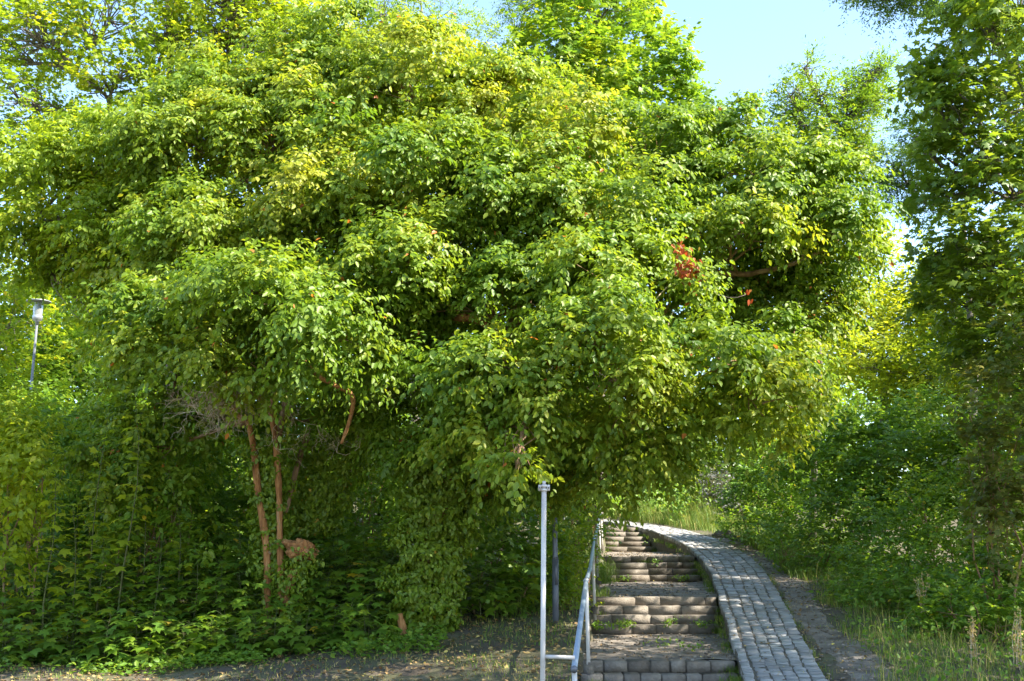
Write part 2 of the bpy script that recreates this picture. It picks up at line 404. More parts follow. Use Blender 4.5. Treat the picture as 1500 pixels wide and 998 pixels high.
a_ = W(796, 962, 12.0); mb = MB(); mb.tube([a_+np.array([.005, 0, 0]), W(842, 963.5, 12.0)], .020, 12); mb.build('crossbar', M['whitepaint'], wp, True)
def lamp(name, label, base, top, pole_mat, rp, group='street lamps with round hoods'):
    """base, top: world points; post-top lamp with glass cylinder and flat round hood"""
    base = np.array(base); top = np.array(top)
    t = thing(name, label, 'street lamp', base, group)
    H = top[2]-base[2]-.62
    mb = MB(); mb.tube([base-np.array([0, 0, .2]), base+np.array([0, 0, 1.0])], rp*1.25, 14); mb.tube([base+np.array([0, 0, 1.0]), (base[0], base[1], base[2]+1.05), (top[0], top[1], base[2]+H)], [rp*1.25, rp, rp*.8], 14)
    mb.build('pole', pole_mat, t, True)
    mb = MB(); mb.box((base[0]+.01, base[1]-rp*1.2, base[2]+.75), (rp*.5, 0, 0), (0, .012, 0), (0, 0, .16), ch=.004); mb.build('access_door', pole_mat, t)
    c = (top[0], top[1], base[2]+H)
    mb = MB(); mb.lathe(c, [(0, -.02), (rp*1.1, -.02), (rp*1.15, .06), (.115, .10), (.125, .20), (.12, .21), (0, .21)], 18); mb.build('collar', M['galv'], t, True)
    mb = MB(); mb.lathe(c, [(.105, .205), (.118, .40), (.122, .56)], 18); mb.build('glass', M['glass'], t, True)
    mb = MB(); mb.lathe(c, [(0, .26), (.04, .26), (.04, .5), (0, .5)], 10); mb.build('bulb', M['galv'], t, True)
    mb = MB(); mb.lathe(c, [(0, .54), (.24, .545), (.29, .555), (.295, .575), (.16, .60), (.05, .625), (0, .63)], 24); mb.build('hood', M['galv'], t, True)
    return t
h = W(57, 439, 28.0)
lamp('street_lamp', 'grey street lamp with a round flat hood rising over the shrubs at the left edge', (h[0]-.06, 28, float(T(h[0], 28))), h, M['lamppole'], .036)
b = W(814, 903, 19.2)
lamp('street_lamp', 'dark grey lamp pole right behind the white post, its top lost in the leaves', (b[0], 19.2, float(T(b[0], 19.2))), (b[0]-.02, 19.2, 5.0), M['greypole'], .043)
# second short rail at the head of the stairs
q0, q1 = W(826, 752, 37), W(872, 744, 36)
sr = thing('short_railing', 'short dark metal railing half hidden in plants at the top left of the stairs', 'railing', (q1[0], 36, float(T(q1[0], 36))))
mb = MB(); mb.tube([q0, q1], .035, 8); mb.build('rail', M['greypole'], sr)
for q in (q0, q1, (q0+q1)/2):
    mb = MB(); mb.tube([(q[0], q[1], float(T(q[0], q[1]))-.1), q], .03, 8); mb.build('rail_post', M['greypole'], sr)

# ------------------------------------------------------------------ foliage machinery
TM = {
 'ovate': (np.array([(0,0,0), (-.29,.28,.07), (-.25,.64,.05), (0,1,-.12), (.25,.64,.05), (.29,.28,.07)]), np.array([(0,3,2,1), (0,5,4,3)])),
 'diamond': (np.array([(0,0,0), (-.28,.45,.05), (0,1,-.05), (.28,.45,.05)]), np.array([(0,2,1), (0,3,2)])),
 'narrow': (np.array([(0,0,0), (-.16,.5,.03), (0,1,-.05), (.16,.5,.03)]), np.array([(0,2,1), (0,3,2)])),
 'maple': (np.array([(0,.36,.03), (0,0,0), (-.42,.06,-.05), (-.30,.34,.02), (-.56,.62,-.08), (-.19,.60,.02), (0,1,-.10), (.19,.60,.02), (.56,.62,-.08), (.30,.34,.02), (.42,.06,-.05)]),
           np.array([(0,1,2,3), (0,3,4,5), (0,5,6,7), (0,7,8,9), (0,9,10,1)])),
}
TM['tri'] = (np.array([(0,.3,.02), (0,0,0), (-.45,.35,-.06), (-.12,.55,.02), (0,1,-.08), (.12,.55,.02), (.45,.35,-.06)]), np.array([(0,1,2,3), (0,3,4,5), (0,5,6,1)]))
def unit(a): return a/(np.linalg.norm(a, axis=-1, keepdims=True)+1e-9)
def leaves(name, P, D, Nn, S, shape, tint, mat, parent):
    t, fc = TM[shape]
    D = unit(D); Wd = unit(np.cross(D, Nn)); N2 = np.cross(Wd, D)
    S = np.asarray(S).reshape(-1, 1, 1)
    V = P[:, None, :] + S*(t[None, :, 0:1]*Wd[:, None]+t[None, :, 1:2]*D[:, None]+t[None, :, 2:3]*N2[:, None])
    n, k = len(P), len(t)
    Fc = (fc[None]+(np.arange(n)*k)[:, None, None]).reshape(-1, fc.shape[1])
    me = raw_mesh(name, V.reshape(-1, 3), Fc, np.repeat(tint, len(fc)))
    return link(name, me, parent, mat)
SPEC = dict(
 main=dict(leaf=.106, shape='ovate', mat='main', twigs=86, twl=.35, nl=8, hang=.80, droop=.4, clump=.50, up=.40, curl=.45, gap=2.5),
 light=dict(leaf=.14, shape='maple', mat='light', twigs=26, twl=.45, nl=7, hang=.25, droop=.1, clump=.45, up=.4, curl=.8),
 maple=dict(leaf=.17, shape='maple', mat='maple', twigs=20, twl=.5, nl=6, hang=.3, droop=.2, clump=.55, up=.4, curl=.8),
 locust=dict(leaf=.085, shape='narrow', mat='blue', twigs=34, twl=.42, nl=18, hang=.15, droop=.35, clump=.4, up=.3, curl=1.0),
 dark=dict(leaf=.16, shape='maple', mat='dark', twigs=28, twl=.45, nl=6, hang=.35, droop=.2, clump=.5, up=.3, curl=.8),
 under=dict(leaf=.10, shape='ovate', mat='under', twigs=24, twl=.42, nl=8, hang=.25, droop=.15, clump=.38, up=.35, curl=.9),
 far=dict(leaf=.26, shape='diamond', mat='light', twigs=12, twl=.8, nl=6, hang=.2, droop=.1, clump=.9, up=.3, curl=.9),
)
def foliage(lobes, sp, rng, dens=1.0, fill=.25, tbase=.45, tvar=.30, back=.45, under=.45, special=.004):
    """lobes: (cx,cy,cz,rx,ry,rz). returns arrays P,D,N,S,tint + clump centres"""
    Ps, Ds, Ns, Ss, Ts, cl_out = [], [], [], [], [], []
    for (cx, cy_, cz, rx, ry, rz) in lobes:
        c = np.array([cx, cy_, cz]); rad = np.array([rx, ry, rz])
        area = 4*math.pi*((rx*ry)**1.6+(rx*rz)**1.6+(ry*rz)**1.6)**(1/1.6)/3**(1/1.6)
        rc = min(sp['clump'], .8*min(rad)); M_ = max(4, int(area/(rc*rc*sp.get('gap', 1.7)))); tl = rng.normal(0, .13)
        u = unit(rng.normal(size=(M_*3, 3)))
        keep = (rng.random(len(u)) < np.where(u[:, 1] > .35, back, 1)) & (rng.random(len(u)) < np.where(u[:, 2] < -.45, under, 1))
        u = u[keep][:M_]
        rr = np.where(rng.random(len(u)) < fill, rng.uniform(.25, .75, len(u)), rng.uniform(.72, 1.14, len(u)))
        cc = c+u*rad*rr[:, None]; cl_out.append((c, cc))
        nt_ = max(3, int(sp['twigs']*dens*area/max(1, M_)))
        tc = np.repeat(rng.normal(tbase+tl, tvar*.55, len(cc)), nt_)
        U = np.repeat(u, nt_, 0); C = np.repeat(cc, nt_, 0)
        d0 = unit(rng.normal(size=(len(C), 3)))
        d0 = unit(d0*1.0+U*.65+np.array([0, 0, sp['up']]))
        size = rc*rng.uniform(.45, 1.45, len(cc)); sz = np.repeat(size, nt_)[:, None]
        st = C+d0*sz*rng.uniform(.25, .95, (len(C), 1))*np.array([1, 1, .7])
        kp = rng.random(len(C)) < np.repeat(rng.uniform(.45, 1.3, len(cc)), nt_)
        C = C[kp]; d0 = d0[kp]; sz = sz[kp]; st = st[kp]; tc = tc[kp]
        L = sp['twl']*rng.uniform(.45, 1.5, (len(C), 1))
        nl = sp['nl']
        t = ((np.arange(nl)+.5)/nl)[None, :, None]*np.ones((len(C), 1, 1))
        t = t+rng.normal(0, .04, t.shape)
        P = st[:, None]+d0[:, None]*L[:, None]*t+np.array([0, 0, -1.])*(sp['droop']*L[:, None]*t*t)
        side = unit(np.cross(d0, np.array([0, 0, 1.])))[:, None]*np.where(np.arange(nl) % 2, 1., -1.)[None, :, None]
        D = d0[:, None]*.55+side*.75+np.array([0, 0, -1.])*sp['hang']+rng.normal(0, .28, P.shape)
        Nn = np.array([0, 0, 1.])*sp['curl']+d0[:, None]*.55+rng.normal(0, .38, P.shape)
        P = P+side*sp['leaf']*.12
        Ps.append(P.reshape(-1, 3)); Ds.append(D.reshape(-1, 3)); Ns.append(Nn.reshape(-1, 3))
        n = P.shape[0]*nl
        Ss.append(sp['leaf']*rng.uniform(.5, 1.3, n)*np.tile(1.08-.25*((np.arange(nl))/nl), P.shape[0]))
        Ts.append(np.repeat(tc, nl)+rng.normal(0, tvar*.45, n))
    P, D, Nn, S, Tt = map(np.concatenate, (Ps, Ds, Ns, Ss, Ts))
    Tt = np.clip(Tt, 0, .93); Tt[rng.random(len(Tt)) < special] = 1.0
    return P, D, Nn, S, Tt, cl_out
def limb(a, b, rng, sag=.0, n=6, wob=.06):
    a = np.asarray(a, float); b = np.asarray(b, float); L = np.linalg.norm(b-a)
    pts = []
    ph = rng.normal(0, wob*L, (2, 3))
    for i in range(n+1):
        t = i/n; p = a+(b-a)*t + np.array([0, 0, sag*L])*math.sin(math.pi*t)+ph[0]*math.sin(math.pi*t)+ph[1]*.5*math.sin(2*math.pi*t)
        pts.append(p)
    return pts
def branches(mb, hub, clusters, rng, r0=.07, twig_r=.012, frac=.6):
    for c, cc in clusters:
        h = hub(c) if callable(hub) else hub
        L = np.linalg.norm(c-np.asarray(h)); pts = limb(h, c, rng, .06)
        rr = np.linspace(r0*min(1, .4+L/6), twig_r*2.2, len(pts)); mb.tube(pts, rr, 5)
        for q in cc[rng.random(len(cc)) < frac]:
            k = rng.integers(len(pts)//2, len(pts)); mb.tube(limb(pts[k], q, rng, .05, 3, .08), [twig_r*1.6, twig_r*1.2, twig_r*.8, twig_r*.4], 3)
def PL(rows):
    out = []
    for (px, py, Y, rpx, rpz, ry) in rows:
        p = W(px, py, Y); out.append((p[0], p[1], p[2], rpx*Y/F, ry, rpz*Y/F))
    return out
def tree(name, label, cat, trunk, lobes, spec, seed, bark='barkgrey', tr=.16, group=None, hubs=None, over=None, limb_r=.07, twig_r=.012, frac=.6, branchmat=None, **kw):
    """trunk: list of world points from the ground up; hubs: candidate branching points"""
    rng = np.random.default_rng(seed); sp = dict(SPEC[spec]); sp.update(over or {})
    trunk = [np.asarray(p, float) for p in trunk]
    t = thing(name, label, cat, trunk[0], group)
    n = len(trunk); mb = MB(); pts = subdiv(trunk, 3)
    pts = [p+rng.normal(0, tr*.12, 3)*(0 if i == 0 else 1) for i, p in enumerate(pts)]; pts[0] = pts[0]-np.array([0, 0, .15])
    mb.tube(pts, [tr*(1.25 if i == 0 else 1)*(1-.7*i/len(pts)) for i in range(len(pts))], 9)
    mb.build('trunk', M[bark], t, True)
    P, D, Nn, S, Tt, cl_ = foliage(lobes, sp, rng, **kw)
    leaves('crown', P, D, Nn, S, sp['shape'], Tt, M[sp['mat']], t)
    hb = [np.asarray(p) for p in (hubs or pts[len(pts)//2:])]
    mb = MB()
    branches(mb, lambda c: min(hb, key=lambda q: np.linalg.norm(q-c)+max(0, q[2]-c[2])*1.2), cl_, rng, limb_r, twig_r, frac)
    mb.build('branches', M[branchmat or bark], t)
    return t
def gp(x, y): return np.array([x, y, float(T(x, y))])
def wp_ground(px, Y):
    x = (px-750)/F*Y*math.cos(PITCH)*1.0; return gp(x, Y)
# ------------------------------------------------------------------ the two trees in the middle
A0 = wp_ground(405, 18.9); B0 = wp_ground(612, 18.6)
multi = thing('multi_stem_tree', 'multi-stemmed tree with bare orange stems, burl and dead twigs, left of the ivy trunk', 'tree', A0)
rngA = np.random.default_rng(101)
YA = 18.9
def stem(name, pix, rad, mat, parent, n=9, Y=YA, seed=0):
    r = np.random.default_rng(seed+5); pts = [W(a, b, c if c else Y) for a, b, c in pix]
    pts = smooth_poly3(pts, 4)
    k = len(pts); rr = np.interp(np.linspace(0, 1, k), np.linspace(0, 1, len(rad)), rad)*r.uniform(.88, 1.12, k)
    mb = MB(); mb.tube(pts, list(rr), n); return mb.build(name, mat, parent, True)
def smooth_poly3(P, per):
    P = [np.asarray(p, float) for p in P]; out = []
    for i in range(len(P)-1):
        p0, p1, p2, p3 = P[max(i-1, 0)], P[i], P[i+1], P[min(i+2, len(P)-1)]
        for k in range(per):
            t = k/per
            out.append(.5*((2*p1)+(-p0+p2)*t+(2*p0-5*p1+4*p2-p3)*t*t+(-p0+3*p1-3*p2+p3)*t**3))
    out.append(P[-1]); return out
stem('trunk', [(396, 960, 0), (392, 880, 0), (390, 800, 0), (378, 720, 0), (372, 660, 0), (363, 615, 0)], [.075, .065, .06, .055, .05, .045], M['barkred'], multi)
stem('trunk', [(418, 960, 0), (414, 880, 0), (410, 800, 0), (409, 730, 0), (404, 650, 0), (398, 605, 0)], [.08, .07, .055, .05, .055, .05], M['barkred'], multi, seed=1)
stem('limb', [(363, 615, 0), (345, 605, 0), (335, 560, 19.2), (300, 480, 19.5)], [.055, .05, .04, .03], M['barkred'], multi, seed=2)
stem('limb', [(398, 605, 0), (385, 585, 0), (360, 572, 18.6), (342, 560, 18.4)], [.055, .04, .035, .02], M['bark'], multi, seed=3)
stem('limb', [(398, 608, 0), (405, 570, 18.8), (432, 530, 18.4), (445, 490, 18)], [.06, .05, .04, .03], M['bark'], multi, seed=4)
stem('limb', [(500, 650, 17.0), (511, 620, 16.9), (517, 592, 16.8), (513, 576, 16.7), (494, 566, 16.5), (468, 552, 16.4), (440, 520, 16.6), (430, 470, 17.0)], [.022, .03, .034, .036, .034, .03, .03, .02], M['barkred'], multi, seed=5)
stem('limb', [(392, 812, 0), (405, 780, 19.1), (420, 740, 19.2), (450, 640, 19.6), (500, 560, 19.8), (560, 430, 19.8), (520, 300, 20)], [.06, .05, .05, .05, .06, .05, .03], M['bark'], multi, seed=6)
stem('limb', [(404, 650, 0), (420, 560, 19.6), (400, 420, 20), (360, 260, 20.2)], [.06, .06, .05, .03], M['bark'], multi, seed=7)
# the burl: knotty lump with a hollow
def burl():
    import bmesh
    bm = bmesh.new(); bmesh.ops.create_icosphere(bm, subdivisions=5, radius=1)
    c = W(440, 806, 18.75)
    for v in bm.verts:
        p = v.co.copy(); nz = mnoise.noise(p*1.6+Vector((3, 1, 0)))*.55+mnoise.noise(p*4)*.22+mnoise.noise(p*9)*.16+mnoise.noise(p*18)*.07
        hollow = -.45*math.exp(-((p-Vector((-.3, -.8, .45))).length/.33)**2)
        f = 1+nz+hollow
        v.co = Vector((c[0], c[1], c[2]))+Vector((p.x*.26*f, p.y*.16*f, p.z*.15*f+p.x*-.06))
    me = bpy.data.meshes.new('burl'); bm.to_mesh(me); bm.free()
    for q in me.polygons: q.use_smooth = True
    link('burl', me, multi, M['barkred'])
    stem('trunk', [(420, 990, 18.75), (425, 930, 18.75), (418, 880, 18.8), (432, 835, 18.8)], [.07, .06, .065, .09], M['barkred'], multi, seed=9)
burl()
lobA = PL([(425, 455, 17.2, 88, 70, 1.1), (345, 440, 17.8, 60, 45, .9), (500, 500, 18.0, 75, 60, 1.0), (305, 500, 18.6, 90, 60, 1.1),
 (225, 475, 18.6, 45, 45, .8), (330, 340, 19.2, 110, 85, 1.5), (455, 340, 18.8, 110, 85, 1.4), (560, 430, 18.6, 90, 80, 1.2), (400, 225, 19.8, 110, 90, 1.6),
 (280, 215, 20.2, 95, 75, 1.5), (470, 130, 20.4, 105, 80, 1.5), (370, 150, 20.6, 90, 55, 1.3), (390, 545, 18.2, 60, 35, .8), (580, 580, 19.6, 70, 60, 1.0), (470, 620, 20.6, 80, 50, 1.0), (240, 390, 19.6, 80, 70, 1.2),
 (250, 590, 19.8, 65, 60, .9), (330, 620, 20.4, 70, 50, .8), (215, 670, 20.2, 80, 70, .9)])
lobA = [(a*(.945 if b < 18.7 else 1), b-(1.0 if b < 18.7 else 0), CAMZ+(c-CAMZ)*(.945 if b < 18.7 else 1), d, e, f) for a, b, c, d, e, f in lobA]
spm = SPEC['main']
P, D, Nn, S, Tt, clA = foliage(lobA, spm, rngA, special=.0025)
leaves('crown', P, D, Nn, S, 'ovate', Tt, M['main'], multi)
mb = MB(); hubA = [W(300, 480, 19.5), W(363, 615, 18.9), W(445, 490, 18), W(520, 300, 20), W(560, 430, 19.8), W(360, 260, 20.2), W(430, 470, 18.4)]
branches(mb, lambda c: min(hubA, key=lambda q: np.linalg.norm(q-c)), clA, rngA, .05, .010, .7); mb.build('branches', M['bark'], multi)
# dead twigs
def twigs(name, centre, rad, n, parent, seed, root):
    r = np.random.default_rng(seed); mb = MB(); centre = np.asarray(centre); root = np.asarray(root)
    def grow(p, d, L, rr, lv):
        pts = [p]; 
        for k in range(4):
            d = unit(d+r.normal(0, .38, 3)); p = p+d*L/4; pts.append(p)
        mb.tube(pts, list(np.linspace(rr, rr*.5, 5)), 3)
        if lv > 0:
            for _ in range(3 if lv > 1 else 4): grow(pts[r.integers(1, 5)], unit(d+r.normal(0, .75, 3)), L*.62, rr*.6, lv-1)
    for _ in range(n):
        q = centre+r.normal(0, .45, 3)*rad
        d = unit(q-root+r.normal(0, .1, 3)); grow(root+(q-root)*.35, d, np.linalg.norm(q-root)*.7, .008, 3)
    mb.build(name, M['deadtwig'], parent)
twigs('dead_twigs', W(318, 590, 17.3), np.array([.62, .4, .42]), 30, multi, 7, W(366, 566, 17.8))
twigs('dead_twigs', W(425, 650, 18.4), np.array([.22, .2, .32]), 4, multi, 8, W(412, 590, 18.6))
twigs('dead_twigs', W(512, 670, 18.6), np.array([.15, .15, .3]), 1, multi, 9, W(540, 615, 18.6))
def ivy_col(name, pix, Y, n, parent, seed, depth=.3, leaf=.085, mat='ivy', droop=.6):
    """ivy leaves wrapped round a stem: pix = (px,py,half width px)"""
    r = np.random.default_rng(seed); pts = np.array([W(a, b, Y) for a, b, _ in pix]); hw = np.array([c*Y/F for _, _, c in pix])
    t = r.uniform(0, len(pts)-1, n); i = np.minimum(t.astype(int), len(pts)-2); f = (t-i)[:, None]
    c = pts[i]*(1-f)+pts[i+1]*f; w_ = hw[i]*(1-f[:, 0])+hw[i+1]*f[:, 0]
    a = r.uniform(0, 2*math.pi, n); bump = .95+.34*np.sin(t*7+a*2+seed)+.28*np.sin(t*15-a*3)
    rr = w_*bump*np.sqrt(r.uniform(.45, 1.05, n))
    o = np.stack([np.cos(a)*rr, np.sin(a)*rr*depth/np.mean(hw)*.9, np.zeros(n)], 1)
    P = c+o; Nn = unit(np.stack([np.cos(a), np.sin(a), np.full(n, .6)], 1))+r.normal(0, .35, (n, 3))
    D = np.array([0, 0, -droop])+r.normal(0, .5, (n, 3))
    leaves(name, P, D, Nn, leaf*r.uniform(.6, 1.25, n), 'ovate', np.clip(r.normal(.45, .22, n), 0, 1), M[mat], parent)
ivy_col('ivy', [(410, 975, 60), (405, 880, 42), (400, 820, 30), (395, 760, 26), (392, 700, 30), (400, 640, 45)], 19.05, 5200, multi, 31)
ivy_col('ivy', [(430, 960, 22), (430, 900, 26), (432, 850, 26), (448, 800, 22)], 18.85, 1700, multi, 35)
ivy_col('ivy', [(455, 780, 30), (465, 740, 45), (480, 690, 55), (500, 640, 60)], 19.9, 5000, multi, 32)

ivyt = thing('ivy_clad_tree', 'huge spreading tree with ivy-wrapped trunk, crown drooping over the white post', 'tree', B0)
rngB = np.random.default_rng(202); YB = 18.6
stem('trunk', [(600, 965, 0), (612, 900, 0), (628, 830, 0), (645, 760, 0), (665, 700, 0), (690, 620, 0), (720, 540, 18.9)], [.26, .20, .18, .17, .17, .16, .14], M['barkred'], ivyt, 12)
stem('root', [(585, 900, 18.3), (592, 930, 18.25), (598, 962, 18.3)], [.05, .07, .08], M['barkred'], ivyt, seed=12)
hubB = []
for i, (pp, rd) in enumerate([([(700, 600, 18.7), (650, 480, 19), (600, 340, 19.5), (620, 180, 20)], [.12, .10, .07, .04]),
   ([(720, 540, 18.9), (780, 420, 19), (840, 300, 19.3), (760, 200, 19.6)], [.13, .10, .07, .04]),
   ([(720, 545, 18.9), (830, 480, 18.6), (930, 400, 18.9), (1080, 402, 19.4), (1110, 399, 19.3), (1175, 382, 19.2), (1230, 350, 19.6)], [.12, .11, .08, .05, .045, .04, .02]),
   ([(700, 600, 18.6), (800, 600, 18.0), (900, 560, 17.8), (1040, 560, 18.1), (1150, 540, 18.6)], [.10, .08, .07, .05, .03]),
   ([(700, 600, 18.6), (745, 580, 17.6), (770, 560, 17.0)], [.08, .06, .03]),
   ([(650, 478, 18.4), (672, 466, 18.0), (700, 470, 17.8), (730, 490, 17.6)], [.06, .07, .06, .04]),
   ([(930, 400, 18.9), (1000, 300, 19.6), (1080, 250, 20)], [.07, .06, .04]),
   ([(840, 385, 17.6), (860, 365, 17.5), (890, 355, 17.5)], [.05, .05, .03])]):
    stem('limb', pp, rd, M['bark' if i != 5 else 'barkred'], ivyt, 8, seed=40+i)
    hubB += [W(a, b, c) for a, b, c in pp]
lobB = PL([(610, 150, 20.0, 125, 90, 1.8), (520, 70, 21.0, 75, 40, 1.2), (720, 175, 19.8, 100, 75, 1.5), (580, 270, 18.6, 120, 85, 1.5), (700, 300, 18.3, 120, 85, 1.4), (640, 380, 18.5, 110, 70, 1.2),
 (830, 240, 19.2, 95, 70, 1.4), (800, 330, 18.2, 90, 75, 1.2), (930, 250, 19.8, 90, 60, 1.4), (900, 340, 18.0, 95, 70, 1.2), (900, 420, 17.8, 95, 65, 1.1),
 (1040, 235, 20.3, 90, 45, 1.3), (1100, 290, 19.2, 100, 75, 1.4), (1170, 290, 20.0, 72, 50, 1.4), (1215, 360, 20.4, 42, 62, 1.3), (1070, 345, 18.4, 80, 40, 1.0), (1190, 350, 19.2, 70, 45, 1.1),
 (1130, 460, 20.4, 80, 55, 1.0), (1195, 440, 20.2, 36, 50, 1.0), (1040, 420, 20.6, 80, 70, 1.0), (970, 470, 18.2, 55, 70, 1.0),
 (1060, 530, 17.6, 75, 70, 1.1), (1120, 590, 17.8, 45, 50, .9), (1050, 600, 18.2, 70, 45, 1.0), (1150, 540, 19.0, 36, 70, 1.0), (1175, 600, 19.4, 22, 26, .6),
 (750, 545, 16.7, 72, 45, .8), (680, 560, 17.3, 55, 40, .8), (875, 500, 17.0, 75, 45, .9), (905, 570, 17.2, 60, 55, .9), (740, 460, 18.2, 110, 60, 1.2), (830, 440, 18.2, 80, 50, 1.0), (620, 480, 19.0, 80, 70, 1.1),
 (790, 600, 16.9, 45, 32, .7), (757, 682, 16.0, 20, 24, .35), (720, 630, 17.3, 60, 40, .8), (930, 625, 17.8, 55, 50, .8), (850, 640, 18.2, 90, 50, 1.0), (950, 680, 18.6, 45, 45, .8), (800, 690, 18.6, 60, 35, .8), (880, 705, 18.4, 60, 32, .8), (690, 680, 18.6, 70, 45, .9), (610, 640, 19.3, 75, 50, 1.0), (675, 730, 18.9, 34, 40, .5),
 (1095, 175, 19.8, 14, 30, .25), (1120, 205, 19.9, 22, 22, .3), (540, 300, 19.5, 60, 80, 1.2)])
lobB = [(a*(.93 if b < 17.9 else 1), b-(1.2 if b < 17.9 else 0), CAMZ+(c-CAMZ)*(.93 if b < 17.9 else 1), d, e, f) for a, b, c, d, e, f in lobB]
P, D, Nn, S, Tt, clB = foliage(lobB, spm, rngB, special=.002)
leaves('crown', P, D, Nn, S, 'ovate', Tt, M['main'], ivyt)
mb = MB(); branches(mb, lambda c: min(hubB, key=lambda q: np.linalg.norm(q-c)), clB, rngB, .05, .010, .7); mb.build('branches', M['bark'], ivyt)
ivy_col('ivy', [(600, 968, 38), (608, 900, 40), (622, 830, 44), (640, 760, 50), (660, 700, 62), (690, 640, 80)], 18.6, 17000, ivyt, 33, depth=.5)
ivy_col('ivy', [(655, 965, 14), (650, 900, 20), (655, 830, 25), (670, 760, 30)], 18.5, 2600, ivyt, 34, depth=.2)
for k in range(5):
    r_ = random.Random(k); stem('dead_limb', [(930+r_.uniform(-20, 60), 420+k*18, 17.2), (955+k*12, 450+k*15, 17.1), (975+k*10, 480+k*12, 17.2)], [.010, .008, .003], M['deadtwig'], ivyt, 4, seed=60+k)
# red autumn creeper in the crown
rngR = np.random.default_rng(77)
red = thing('red_creeper', 'patches of red autumn creeper leaves high in the right side of the big crown', 'creeper', W(1000, 400, 18.3))
RC = []
for k, (px, py, n, s) in enumerate([(1001, 375, 95, .08), (1013, 395, 75, .08), (1030, 408, 10, .08), (1096, 430, 7, .07)]):
    Y = {0: 16.25, 1: 16.2}.get(k, 17.0); c = W(px, py, Y); RC.append(c+rngR.normal(0, 1, (n, 3))*np.array([s*.8, s*.6, s*1.3]))
mb = MB(); prev = W(1005, 430, 16.9)
for P in RC: c = P.mean(0); mb.tube(limb(prev+np.array([0, .25, 0]), c+np.array([0, .12, 0]), rngR, -.05, 5, .04), .005, 4); prev = c
mb.build('vine_stem', M['barkgrey'], red)
P = np.concatenate(RC); n = len(P)
leaves('leaves', P, np.array([0, 0, -1.])+rngR.normal(0, .45, (n, 3)), np.array([.3, -1, .3])+rngR.normal(0, .5, (n, 3)), .09*rngR.uniform(.6, 1.2, n), 'ovate', np.clip(rngR.normal(.45, .3, n), 0, 1), M['red'], red)

# ------------------------------------------------------------------ trees round about
def tree_at(name, label, base_px, base_Y, topw, rows, spec, seed, **kw):
    b = wp_ground(base_px, base_Y)
    return tree(name, label, 'tree', [b, b*.5+np.array(topw)*.5+np.array([.2, 0, 0]), topw], PL(rows), spec, seed, **kw)
tree_at('dogwood_tree', 'yellow-green tree with drooping leaves filling the left edge above the street lamp', -70, 22.5, W(-20, 330, 22),
 [(60, 270, 21, 80, 65, 1.5), (150, 260, 20.8, 90, 65, 1.5), (215, 340, 20.4, 75, 70, 1.3), (120, 360, 20.6, 95, 60, 1.4), (30, 360, 21.4, 60, 60, 1.2), (190, 420, 20.6, 60, 40, 1.0), (260, 270, 20.8, 60, 60, 1.2), (240, 500, 20.8, 55, 40, 1.0), (180, 220, 21.4, 70, 30, 1.2), (170, 500, 20.6, 32, 26, .7)],
 'main', 301, over=dict(mat='light', shape='ovate'), bark='barkgrey', tr=.06, dens=.9, tbase=.35, special=.006, hubs=[W(-10, 330, 22), W(60, 330, 21.5)])
tree_at('maple_tree', 'tall open maple with pale branching limbs against the sky at the upper left', 240, 31, W(245, -60, 30),
 [(60, 60, 29, 70, 45, 1.8), (160, 30, 29.5, 70, 40, 1.6), (30, 150, 29, 50, 50, 1.6), (180, 105, 29, 55, 40, 1.3), (260, 50, 30, 70, 60, 1.8), (340, 60, 30.5, 80, 70, 2), (420, 90, 31, 70, 90, 2), (300, 150, 30, 70, 50, 1.6), (215, 170, 30, 50, 35, 1.2), (330, 10, 30, 90, 50, 2), (10, 90, 30, 40, 40, 1.2), (40, 10, 30, 60, 30, 1.5), (440, 20, 31, 50, 50, 1.5), (250, -60, 31, 220, 60, 3), (380, 160, 31, 90, 60, 2), (20, 220, 30, 50, 40, 1.4), (110, 190, 30, 34, 22, .8), (140, 130, 29, 30, 18, .7)],
 'maple', 302, tr=.20, dens=.8, fill=.15, over=dict(mat='light', leaf=.135, twigs=25, clump=.45), limb_r=.10, twig_r=.016, frac=.9, tbase=.35,
 hubs=[W(250, 230, 30), W(190, 190, 29.6), W(235, 120, 30), (W(110, 110, 29.4)), W(240, 0, 30.3), W(330, 120, 30.4), W(160, 170, 29.7)])
tree_at('locust_tree', 'feathery locust tree top between the maples at the top centre', 600, 36, W(610, 40, 36),
 [(560, 30, 35, 60, 50, 2), (640, 40, 35, 60, 45, 2), (700, 75, 35.5, 45, 35, 1.6), (600, -20, 36, 70, 50, 2), (640, 100, 35, 90, 45, 2), (520, 10, 36, 50, 40, 1.5), (690, 140, 35, 60, 40, 1.6)],
 'locust', 303, over=dict(leaf=.11, twl=.6, nl=16, clump=.6, mat='maple', twigs=14), tr=.2, dens=.9)
tree_at('locust_tree', 'thin feathery locust spray just left of the bright centre maple', 765, 38, W(765, 40, 37),
 [(770, 10, 36, 34, 22, 1), (755, 45, 36, 20, 18, .8), (800, -10, 36, 40, 25, 1.2)], 'locust', 304, over=dict(leaf=.11, twl=.5, nl=16, clump=.45, twigs=30), tr=.12, limb_r=.05)
tree_at('maple_tree', 'bright dense maple top rising right of centre behind the big crown', 870, 33, W(880, 60, 32),
 [(880, 40, 31, 85, 70, 2.3), (820, 110, 30.5, 75, 65, 2), (930, 130, 30.5, 75, 75, 2.2), (860, 170, 30, 100, 60, 2.2), (980, 190, 31, 55, 50, 1.6), (760, 160, 31, 60, 55, 1.8), (1020, 220, 31.5, 45, 35, 1.4), (920, -10, 32, 35, 40, 1.4), (850, -10, 32, 40, 30, 1.4), (970, 240, 30, 80, 40, 1.6)],
 'maple', 305, tr=.22, dens=1.15, tbase=.5)
